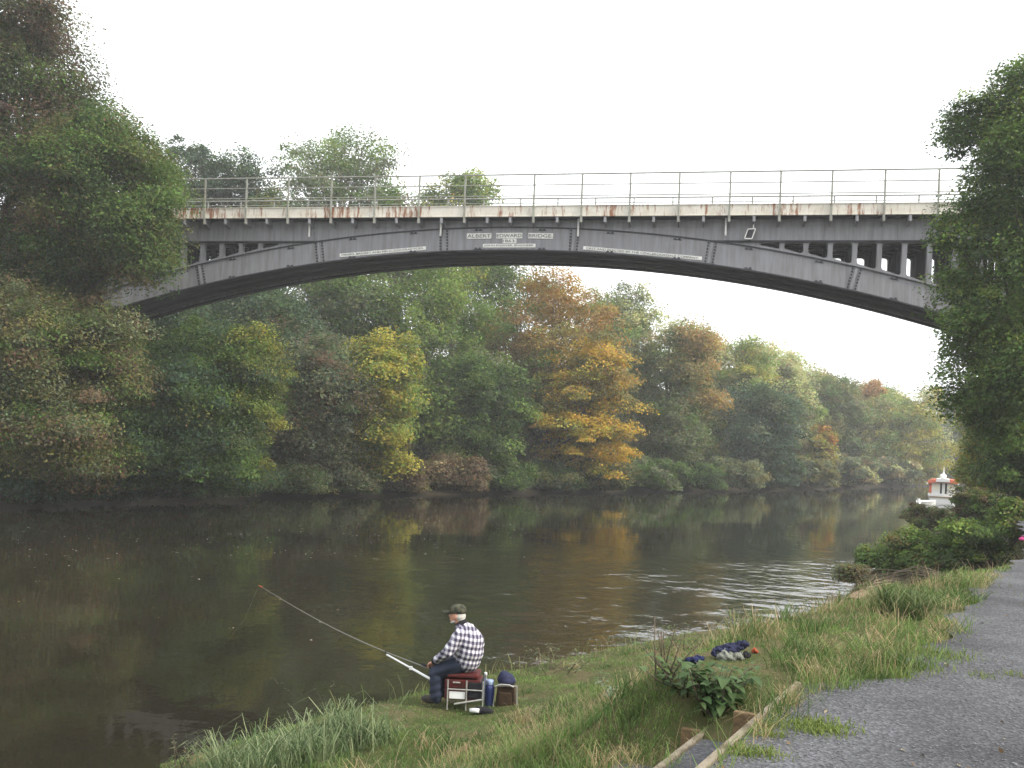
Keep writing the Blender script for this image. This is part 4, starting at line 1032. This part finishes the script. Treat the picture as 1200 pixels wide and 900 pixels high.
# timber edged steps
def along(s, n, z): q = SA + sdir*s + snor*n; return (q[0], q[1], z)
kb = empty('timber_edging', along(0, 0, 1.9)); tag(kb, 'pale timber board edging the gravel path', 'edging')
def board(name, s0, s1, n, zt_, th_, dp_, mt, parent, jit=.004):
    m = MB(); o = Vector(parent.location)
    for a, b in zip(np.linspace(s0, s1, 5)[:-1], np.linspace(s0, s1, 5)[1:]):
        pass
    m.beam(Vector(along(s0, n, zt_-dp_/2))-o, Vector(along(s1, n, zt_-dp_/2))-o, th_, dp_)
    return m.build(name, mt, parent, bevel=.008)
board('board', -3.2, 2.10, .0, 2.195, .045, .34, M['timber'], kb)
for s in (-1.2,):
    m = MB(); m.box(Vector(along(s, .06, 2.0))-Vector(kb.location), (.05, .05, .4), rz=math.atan2(sdir[1], sdir[0])); m.build('peg', M['timber_dark'], kb)
st = empty('gravel_step', along(0, .25, 1.8)); tag(st, 'upper gravel step below the path edging with a timber front board and a brown stake', 'step', 'gravel steps down to the bank')
def tread(n0, n1, s1, z, parent):
    m = MB(); o = Vector(parent.location); vs = [Vector(along(s, n, z))-o for s in (-3, s1) for n in (n0, n1)] + [Vector(along(s, n, z-.2))-o for s in (-3, s1) for n in (n0, n1)]
    m.add(vs, [(0, 1, 3, 2), (4, 6, 7, 5), (0, 4, 5, 1), (2, 3, 7, 6), (0, 2, 6, 4), (1, 5, 7, 3)]); m.build('tread', M['gravel'], parent)
tread(.03, .44, 1.5, 1.90, st); board('front_board', -3, 1.7, .465, 1.92, .045, .3, M['timber'], st)
def stake(s_, n_, z0, z1, parent):
    m = MB(); o = Vector(parent.location); m.beam(Vector(along(s_, n_-.07, (z0+z1)/2))-o, Vector(along(s_, n_+.07, (z0+z1)/2))-o, .05, z1-z0); m.build('stake', M['timber_dark'], parent, bevel=.008)
stake(1.1, .105, 1.8, 2.18, st)
s2 = empty('gravel_step', along(0, .7, 1.6)); tag(s2, 'lower gravel step half hidden by grass, next below the upper one', 'step', 'gravel steps down to the bank')
tread(.50, 1.0, 1.35, 1.66, s2); stake(1.5, .565, 1.55, 1.905, s2)

# ------------------------------------------------------------------ grass and herbs
def blades(name, x, y, h_, wd, col, lean=.5, mat_=None, parent=None, seed=1, zoff=0, org=None, kind='stuff'):
    rg = np.random.RandomState(seed); n = len(x); z = height(x, y) - .015 + zoff
    q = rg.rand(n)*2*math.pi; fx, fy = np.cos(q), np.sin(q); dq = rg.rand(n)*2*math.pi
    ln = h_*lean*(.3+1.2*rg.rand(n)); dx, dy = np.cos(dq)*ln, np.sin(dq)*ln
    b = np.stack([x, y, z], 1); w2 = np.stack([fx, fy, np.zeros(n)], 1)*(wd/2)[:, None]
    m1 = b + np.stack([dx*.22, dy*.22, h_*.5], 1); m2 = b + np.stack([dx*.62, dy*.62, h_*.86], 1)
    tp_ = b + np.stack([dx, dy, h_*np.clip(1-.35*ln/np.maximum(h_, 1e-3), .4, 1)], 1)
    V = np.stack([b-w2, b+w2, m1+w2*.9, m1-w2*.9, m2+w2*.6, m2-w2*.6, tp_, tp_+w2*.1], 1)
    if org is not None: V = V - np.array(org)
    V = V.reshape(-1, 3); i0 = np.arange(n)*8
    Fq = np.stack([np.stack([i0, i0+1, i0+2, i0+3], 1), np.stack([i0+3, i0+2, i0+4, i0+5], 1), np.stack([i0+5, i0+4, i0+7, i0+6], 1)], 1).reshape(-1, 4)
    me = bpy.data.meshes.new(name); np_mesh(me, V, Fq, False)
    at_ = me.attributes.new('tint', 'FLOAT_COLOR', 'POINT'); cc = np.ones((n, 8, 4), np.float32); cc[:, :, :3] = np.clip(col, .004, 1)[:, None, :]
    at_.data.foreach_set('color', cc.ravel())
    o = link_mesh(name, me, mat_ or M['blade'], parent)
    if kind: tag(o, kind=kind)
    return o
rg = np.random.RandomState(11)
def noise2(x, y, f, s=0): return (np.sin(x*f+s)*np.sin(y*f*1.13+s*2.1) + np.sin((x*.8+y*.6)*f*1.9+s*1.3)*.6 + np.sin((x*-.5+y*.9)*f*3.1+s)*.35)/1.95
def scatter(n, ylo, yhi, pw=1.2):
    Y = ylo*(yhi/ylo)**(rg.rand(n)**pw); u = rg.uniform(-.42, .62, n); return u*Y, Y
X, Y = scatter(640000, 4.6, 48, 1.0)
P = np.stack([X, Y], 1); ins = inside(P, RIVER); dr = seg_dist(P, RB); dl = seg_dist(P, LB)
pth = seg_dist(P, np.array(pe)); pd = seg_dist(P, pl[::4]); 
polyp = np.vstack([cols[0][::3], cols[-1][::-3]]); onpath = inside(P, polyp)
s_c, n_c = step_coords(P)
onstep = (s_c > -3) & (s_c < 1.45) & (n_c > -.03) & ((n_c < .46) | ((n_c < .8+.2*noise2(X, Y, 6)) & (s_c < .55+.2*noise2(X, Y, 7))))
ok = ~ins & (dr < dl) & (dr > .02) & ~onstep & ~(onpath & (pd > .10 + .12*noise2(X, Y, 2.3)))
press = np.zeros(len(X), bool)
for px, py, rr in ((855, 776, .38), (884, 770, .15), (813, 782, .22), (592, 826, .4)):
    q_ = onterrain(px, py); press |= np.hypot((X-q_[0])/rr, (Y-q_[1]+.3)/.8) < 1
sit = press | (np.hypot((X-AX-.2)/1.25, (Y-AY+.5)/1.2) < .8)
nearearth = seg_dist(P, L_ if isinstance(L_, np.ndarray) else be) < .38
ok &= ~(nearearth & (rg.rand(len(X)) > .25)) & ~((dr > 12) & (Y < 20))
# clumpiness
cl = noise2(X, Y, 2.1, 1) + .6*noise2(X, Y, 5.3, 4)
ok &= rg.rand(len(X)) < np.clip(.72 + .35*cl, .3, 1)
X, Y, dr, cl, sit = X[ok], Y[ok], dr[ok], cl[ok], sit[ok]
dry = np.clip(.65*noise2(X, Y, .9, 3) + .35*noise2(X, Y, 2.2, 17) + np.interp(dr, [0, 1.5, 3, 4.2, 6, 7], [-.3, -.5, -.2, .1, .1, -.2]) + np.interp(X/Y, [.0, .12, .25, .4], [-.25, -.05, .45, .2]) + .25*noise2(X, Y, 4.5, 9) + .2, 0, 1)
isdry = rg.rand(len(X)) < dry*.52
hgt = np.where(isdry, .08+.20*rg.rand(len(X))**2, .045+.13*rg.rand(len(X))**2) * np.clip(.75+.6*cl, .3, 1.6) * np.interp(dr, [0, 1, 2.6, 4], [.5, .45, .65, 1])
hgt = np.where(sit, .04, hgt)
hgt *= np.interp(dr, [5.6, 6.3], [1, .6]); hgt *= np.where((X > 4) & (Y < 31), np.interp(dr, [1.5, 4], [.3, 1]), 1)
g1, g2, tn_, tn2 = np.array((.10,.175,.04)), np.array((.19,.275,.075)), np.array((.37,.29,.16)), np.array((.25,.21,.1))
r1 = rg.rand(len(X))[:, None]; gcol = g1*(1-r1)+g2*r1; dcol = tn_*(1-r1)+tn2*r1
brt = np.clip(noise2(X, Y, .7, 6)*.5+.5, 0, 1)[:, None]; pt_ = np.clip(noise2(X, Y, 2.6, 12)*.6+noise2(X, Y, 6.1, 15)*.4+.5, 0, 1)[:, None]; gcol = gcol*(.55+.75*brt)*(.7+.6*pt_)*np.where(noise2(X, Y, 1.9, 21)[:, None] > .35, np.array((.72,.8,.85)), 1)
col = np.where(isdry[:, None], dcol, gcol)*(.8+.4*rg.rand(len(X), 1))
wd = np.interp(Y, [5, 12, 25, 48], [.0042, .0065, .012, .024])*(.6+.8*rg.rand(len(X)))
blades('grass', X, Y, hgt, wd, col, .75, seed=2)
# thin pale seed stalks, thickest along the crest of the slope
k_ = np.where(rg.rand(len(X)) < np.clip(np.interp(dr, [2, 3.5, 5.5, 6.2], [.004, .035, .04, .01])*(1+1.5*noise2(X, Y, 1.3, 7))*np.interp(X/Y, [-.1, .1, .3], [.25, .6, 1.6]), 0, .2))[0]
k_ = k_[~sit[k_]]; r1 = rg.rand(len(k_))[:, None]
blades('seed_stalks', X[k_], Y[k_], .18+.26*rg.rand(len(k_))**1.4, np.interp(Y[k_], [5, 12, 25, 48], [.003, .0045, .008, .016]), np.array((.42,.33,.2))*(1-r1)+np.array((.28,.2,.11))*r1, .6, seed=3)

# coarser tufts dotted over the slope
tc_ = rg.choice(len(X), 900, replace=False, p=(1/Y)/np.sum(1/Y)); tc_ = tc_[(dr[tc_] > .5) & ~sit[tc_]]
kk = np.repeat(tc_, 34); tx, ty = X[kk]+rg.normal(size=len(kk))*.07, Y[kk]+rg.normal(size=len(kk))*.07
tg_ = np.repeat(rg.rand(len(tc_)), 34); th_ = np.repeat(.10+.2*rg.rand(len(tc_))**1.5, 34)*(.6+.6*rg.rand(len(kk)))*np.interp(dr[kk], [.5, 2.5], [.5, 1])*np.where((X[kk] > 4) & (dr[kk] < 3), .4, 1)
tcol = np.where((tg_ < .45)[:, None], np.array((.07,.12,.03)), np.where((tg_ < .75)[:, None], np.array((.15,.22,.06)), np.array((.33,.26,.14))))*(.7+.6*rg.rand(len(kk), 1))
blades('grass_tufts', tx, ty, th_, np.interp(ty, [5, 12, 25, 48], [.005, .008, .014, .025]), tcol, .9, seed=4)

# tall reed grass at the water's edge, with bluish pale blades
def clump(n, px, py, z, sx, sy):
    p = onz(px, py, z); return p[0]+rg.normal(size=n)*sx, p[1]+rg.normal(size=n)*sy
xs, ys = [], []
for px, py, n, sx, sy in ((300, 880, 420, .22, .25), (345, 868, 480, .22, .25), (385, 852, 620, .22, .28), (410, 846, 420, .2, .25), (270, 898, 300, .2, .2), (440, 850, 160, .15, .2), (230, 915, 140, .25, .2)):
    a, b = clump(n, px, py, .35, sx, sy); xs.append(a); ys.append(b)
X = np.concatenate(xs); Y = np.concatenate(ys); n = len(X)
hgt = (.14+.46*rg.rand(n)**1.4)*np.clip(.8+.5*noise2(X, Y, 5, 3), .4, 1.4); r1 = rg.rand(n)[:, None]
col = np.array((.075,.125,.045))*(1-r1**1.5)+np.array((.27,.31,.17))*r1**1.5
blades('reed_grass', X, Y, hgt, .009+.009*rg.rand(n), col, .75, seed=5)
# taller fringe along the whole near water's edge
X, Y = scatter(16000, 10.5, 30, 1.0); P = np.stack([X, Y], 1); dr = seg_dist(P, RB); ok = ~inside(P, RIVER) & (dr < .7) & (rg.rand(len(X)) < np.clip(.35+.6*noise2(X, Y, 1.6, 2), 0.03, 1)) & (np.hypot(X-AX+.3, Y-AY) > .8)
X, Y = X[ok], Y[ok]; n = len(X); r1 = rg.rand(n)[:, None]
blades('waterside_grass', X, Y, (.12+.3*rg.rand(n)**1.5)*np.interp(X, [2.5, 5], [1, .15]), .009+.008*rg.rand(n), (np.array((.09,.14,.04))*(1-r1)+np.array((.24,.24,.1))*r1), .6, seed=6)
# tufts growing in the gravel
xs, ys = [], []
for px, py, n, sx, sy in ((950, 851, 700, .11, .10), (962, 856, 400, .1, .06), (893, 850, 260, .07, .05), (905, 862, 90, .06, .03), (868, 882, 220, .06, .06), (895, 884, 200, .06, .05), (895, 862, 70, .05, .03),
                          (1115, 772, 200, .12, .07), (1150, 793, 60, .05, .05), (1187, 791, 60, .06, .05), (1090, 765, 300, .2, .08), (1060, 783, 500, .2, .10), (1030, 790, 300, .2, .08), (850, 840, 80, .05, .05)):
    p = onz(px, py, 2.172); xs.append(p[0]+rg.normal(size=n)*sx); ys.append(p[1]+rg.normal(size=n)*sy)
for t in np.linspace(-1.5, 2.1, 44):         # along the timber edging
    k_ = int(5+22*max(0, math.sin(t*5.1)+.2)); q = SA + sdir*t; xs.append(q[0]+rg.normal(size=k_)*.05); ys.append(q[1]+rg.normal(size=k_)*.05)
for i in range(0, len(pl), 2):               # ragged verge creeping into the gravel
    if pl[i][1] < 7: continue
    k_ = int(max(0, 9*(noise2(pl[i][0], pl[i][1], 3.1, 5)+.3))); off = np.abs(rg.normal(size=k_))*.22
    xs.append(pl[i][0]+nr[i][0]*off+rg.normal(size=k_)*.04); ys.append(pl[i][1]+nr[i][1]*off+rg.normal(size=k_)*.04)
X = np.concatenate(xs); Y = np.concatenate(ys); n = len(X); r1 = rg.rand(n)[:, None]
o = blades('path_grass', X, Y, .012+.05*rg.rand(n)**2, .005+.004*rg.rand(n), np.array((.11,.17,.03))*(1-r1)+np.array((.2,.24,.07))*r1, .7, seed=8, zoff=.03)

# the arching tussock on the right of the slope
def local_blades(root_name, label, cat, px, py, z, n, rad, hlo, hhi, wd, c1, c2, lean, seed, child='leaves'):
    p = onterrain(px, py); z = p[2]
    r_ = empty(root_name, (p[0], p[1], z)); tag(r_, label, cat)
    g = np.random.RandomState(seed); a = g.rand(n)*2*math.pi; q = np.sqrt(g.rand(n))*rad
    t_ = g.rand(n)[:, None]
    blades(child, p[0]+q*np.cos(a), p[1]+q*np.sin(a), hlo+(hhi-hlo)*g.rand(n), wd*(.7+.6*g.rand(n)), np.array(c1)*(1-t_)+np.array(c2)*t_, lean, None, r_, seed, 0, (p[0], p[1], z), None)
    return r_
local_blades('grass_tussock', 'arching dark green grass tussock on the slope beside the path', 'tussock', 1056, 724, 1.8, 420, .22, .2, .4, .012, (.06,.1,.03), (.15,.19,.07), 1.0, 31)
#local_blades('grass_tussock', 'straw coloured tall tussock right of the big leaved plant', 'tussock', 905, 806, 1.6, 700, .28, .25, .45, .008, (.28,.21,.1), (.2,.17,.07), .5, 32)

def herb(name, label, px, py, z, stems, hgt, leafL, leafW, per, col1, col2, seed, droop=.3, stemcol='bark', spread=.12, cat='plant', flat=1.0):
    p = onterrain(px, py); z = p[2]
    r_ = empty(name, (p[0], p[1], z)); tag(r_, label, cat); g = np.random.RandomState(seed)
    sm = MB(); lv = MB(); cols_ = []
    for i in range(stems):
        b = np.array((g.normal()*spread*.5, g.normal()*spread*.5, -.04)); t = b + np.array((g.normal()*spread*1.6, g.normal()*spread*1.6, hgt*g.uniform(.6, 1.05)))
        sm.tube([b, b*.4+t*.6+g.normal(size=3)*.01, t], [.007, .005, .003], 6)
        for k in range(per):
            u = 1 if k == 0 else g.uniform(.25, 1); s0 = b + (t-b)*u; a = g.rand()*2*math.pi; d = np.array((math.cos(a), math.sin(a), g.uniform(-.1, .55)*flat)); d /= np.linalg.norm(d)
            sd_ = np.cross(d, (0, 0, 1)); sd_ /= np.linalg.norm(sd_)+1e-6; L1 = leafL*g.uniform(.55, 1.15); W1 = leafW*L1/leafL*g.uniform(.8, 1.15)
            up = np.cross(sd_, d)
            prof = [(0, .08), (.14, .62), (.35, 1), (.62, .82), (.85, .4), (1, .04)]
            vs = []
            for uu, ww in prof:
                c = s0 + d*(L1*(uu+.12)) - np.array((0, 0, 1))*droop*L1*uu*uu
                for sgn in (-1, 0, 1): vs.append(c + sd_*sgn*W1/2*ww + up*(.16*W1*abs(sgn)*ww))
            n0 = len(lv.v); lv.add(vs, [(j*3+q, j*3+q+1, (j+1)*3+q+1, (j+1)*3+q) for j in range(5) for q in (0, 1)])
            m_ = g.rand(); cc_ = np.array(col1)*(1-m_)+np.array(col2)*m_; cols_ += [cc_]*len(vs)
    sm.build('stem', M[stemcol], r_, smooth=True)
    me = bpy.data.meshes.new('leaves'); me.from_pydata(lv.v, [], lv.f); me.polygons.foreach_set('use_smooth', [True]*len(me.polygons))
    at_ = me.attributes.new('tint', 'FLOAT_COLOR', 'POINT'); cc = np.ones((len(lv.v), 4), np.float32); cc[:, :3] = np.array(cols_); at_.data.foreach_set('color', cc.ravel())
    link_mesh('leaves', me, M['leaf'], r_); return r_
herb('broad_leaved_plant', 'large leafy plant with broad grey green leaves beside the gravel steps', 838, 832, 1.7, 26, .36, .10, .08, 8, (.05,.10,.035), (.12,.185,.075), 41, .45, spread=.085)
herb('broad_leaved_plant', 'smaller low plant with broad leaves just left of the large one', 812, 812, 1.4, 12, .24, .09, .06, 7, (.05,.10,.035), (.12,.18,.07), 42, .4, spread=.14)
herb('thistle', 'pale green spiky thistle in the grass between the angler and the steps', 717, 822, 1.1, 7, .26, .17, .045, 7, (.08,.14,.07), (.25,.31,.22), 43, .25, spread=.1)
herb('thistle', 'thin upright thistle left of the spiky pale one', 703, 806, .9, 3, .34, .1, .03, 10, (.07,.12,.05), (.16,.22,.12), 44, .2, spread=.05)
herb('dry_dock_stalk', 'tall dead brown dock stalk standing in the grass left of the blue cloth', 778, 800, 1.0, 7, .5, .045, .016, 22, (.14,.095,.06), (.24,.17,.11), 45, .5, spread=.05, flat=2)
herb('willowherb_plant', 'leafy green plant growing behind the dead dock stalk near the water', 800, 762, .6, 10, .5, .1, .03, 12, (.08,.13,.04), (.17,.2,.08), 46, .3, spread=.2)
herb('willowherb_plant', 'leafy plant with seed heads at the waterside right of the brown bag', 655, 788, .45, 12, .42, .1, .028, 12, (.08,.13,.04), (.26,.26,.15), 47, .3, spread=.3)
herb('willowherb_plant', 'thin tall plant leaning over the water at the left corner of the bank', 213, 908, .3, 6, .42, .07, .02, 12, (.08,.12,.05), (.2,.2,.11), 48, .3, spread=.1)
herb('nettle_plant', 'dark nettle clump in the grass below the brown bag', 628, 842, .8, 9, .2, .09, .04, 6, (.06,.11,.035), (.14,.19,.08), 49, .3, spread=.2)
herb('willowherb_plant', 'feathery plant standing in the reeds left of the angler', 372, 838, .35, 6, .55, .07, .016, 14, (.1,.13,.06), (.22,.22,.13), 50, .3, spread=.16)

# fallen leaves on the path and floating on the water
def flat_leaves(name, X, Y, Z, size, pal, seed, tilt=.2, mat_=None):
    g = np.random.RandomState(seed); n = len(X); nr_ = np.array((0, 0, 1.0)) + tilt*g.normal(size=(n, 3)); nr_ /= np.linalg.norm(nr_, axis=1)[:, None]
    c = np.array(pal)[g.randint(len(pal), size=n)]*(.7+.6*g.rand(n, 1))
    o = leaf_obj(name, np.stack([X, Y, Z], 1), nr_, size*(.6+.8*g.rand(n)), size*.65*(.6+.8*g.rand(n)), c, mat_ or M['leaf']); tag(o, kind='stuff'); return o
n = 150; Y = 4.8+13*rg.rand(n)**1.4; X = rg.uniform(.1, .55, n)*Y; P = np.stack([X, Y], 1); ok = inside(P, polyp); X, Y = X[ok], Y[ok]
flat_leaves('fallen_leaves', X, Y, np.full(len(X), 2.186), .04, [(.3,.2,.1), (.16,.1,.05), (.4,.33,.22), (.05,.04,.03)], 61, .35)
xs, ys = [], []
for x0, x1, y0, y1, n in ((0, 620, 612, 655, 260), (400, 640, 596, 628, 200), (600, 800, 592, 606, 150), (800, 1000, 578, 588, 90), (0, 700, 590, 760, 40)):
    for _ in range(n):
        p = onz(rg.uniform(x0, x1), rg.uniform(y0, y1), .004); xs.append(p[0]); ys.append(p[1])
X, Y = np.array(xs), np.array(ys); ok = inside(np.stack([X, Y], 1), RIVER); X, Y = X[ok], Y[ok]
flat_leaves('floating_leaves', X, Y, np.full(len(X), .006), .15, [(.7,.66,.56), (.3,.24,.12), (.22,.16,.07)], 62, .05)
# loose stones in the gravel
n = 2600; Y = 4.7+9*rg.rand(n)**1.6; X = rg.uniform(.12, .56, n)*Y; P = np.stack([X, Y], 1); ok = inside(P, polyp); X, Y = X[ok], Y[ok]
m = MB(); oct_ = [(1,0,0),(-1,0,0),(0,1,0),(0,-1,0),(0,0,.7),(0,0,-.7)]; of = [(0,2,4),(2,1,4),(1,3,4),(3,0,4),(2,0,5),(1,2,5),(3,1,5),(0,3,5)]
for x, y in zip(X, Y):
    r = rg.uniform(.005, .013); a = rg.rand()*6.28; m.add([(x+r*(p[0]*math.cos(a)-p[1]*math.sin(a)*.7), y+r*(p[0]*math.sin(a)+p[1]*.7*math.cos(a)), 2.175+r*p[2]*.8) for p in oct_], of)
tag(m.build('loose_gravel', mat('gravel_stone', (.2, .2, .21), .9, .2, ((.09, .09, .1), 12, .35, .65))), kind='stuff')
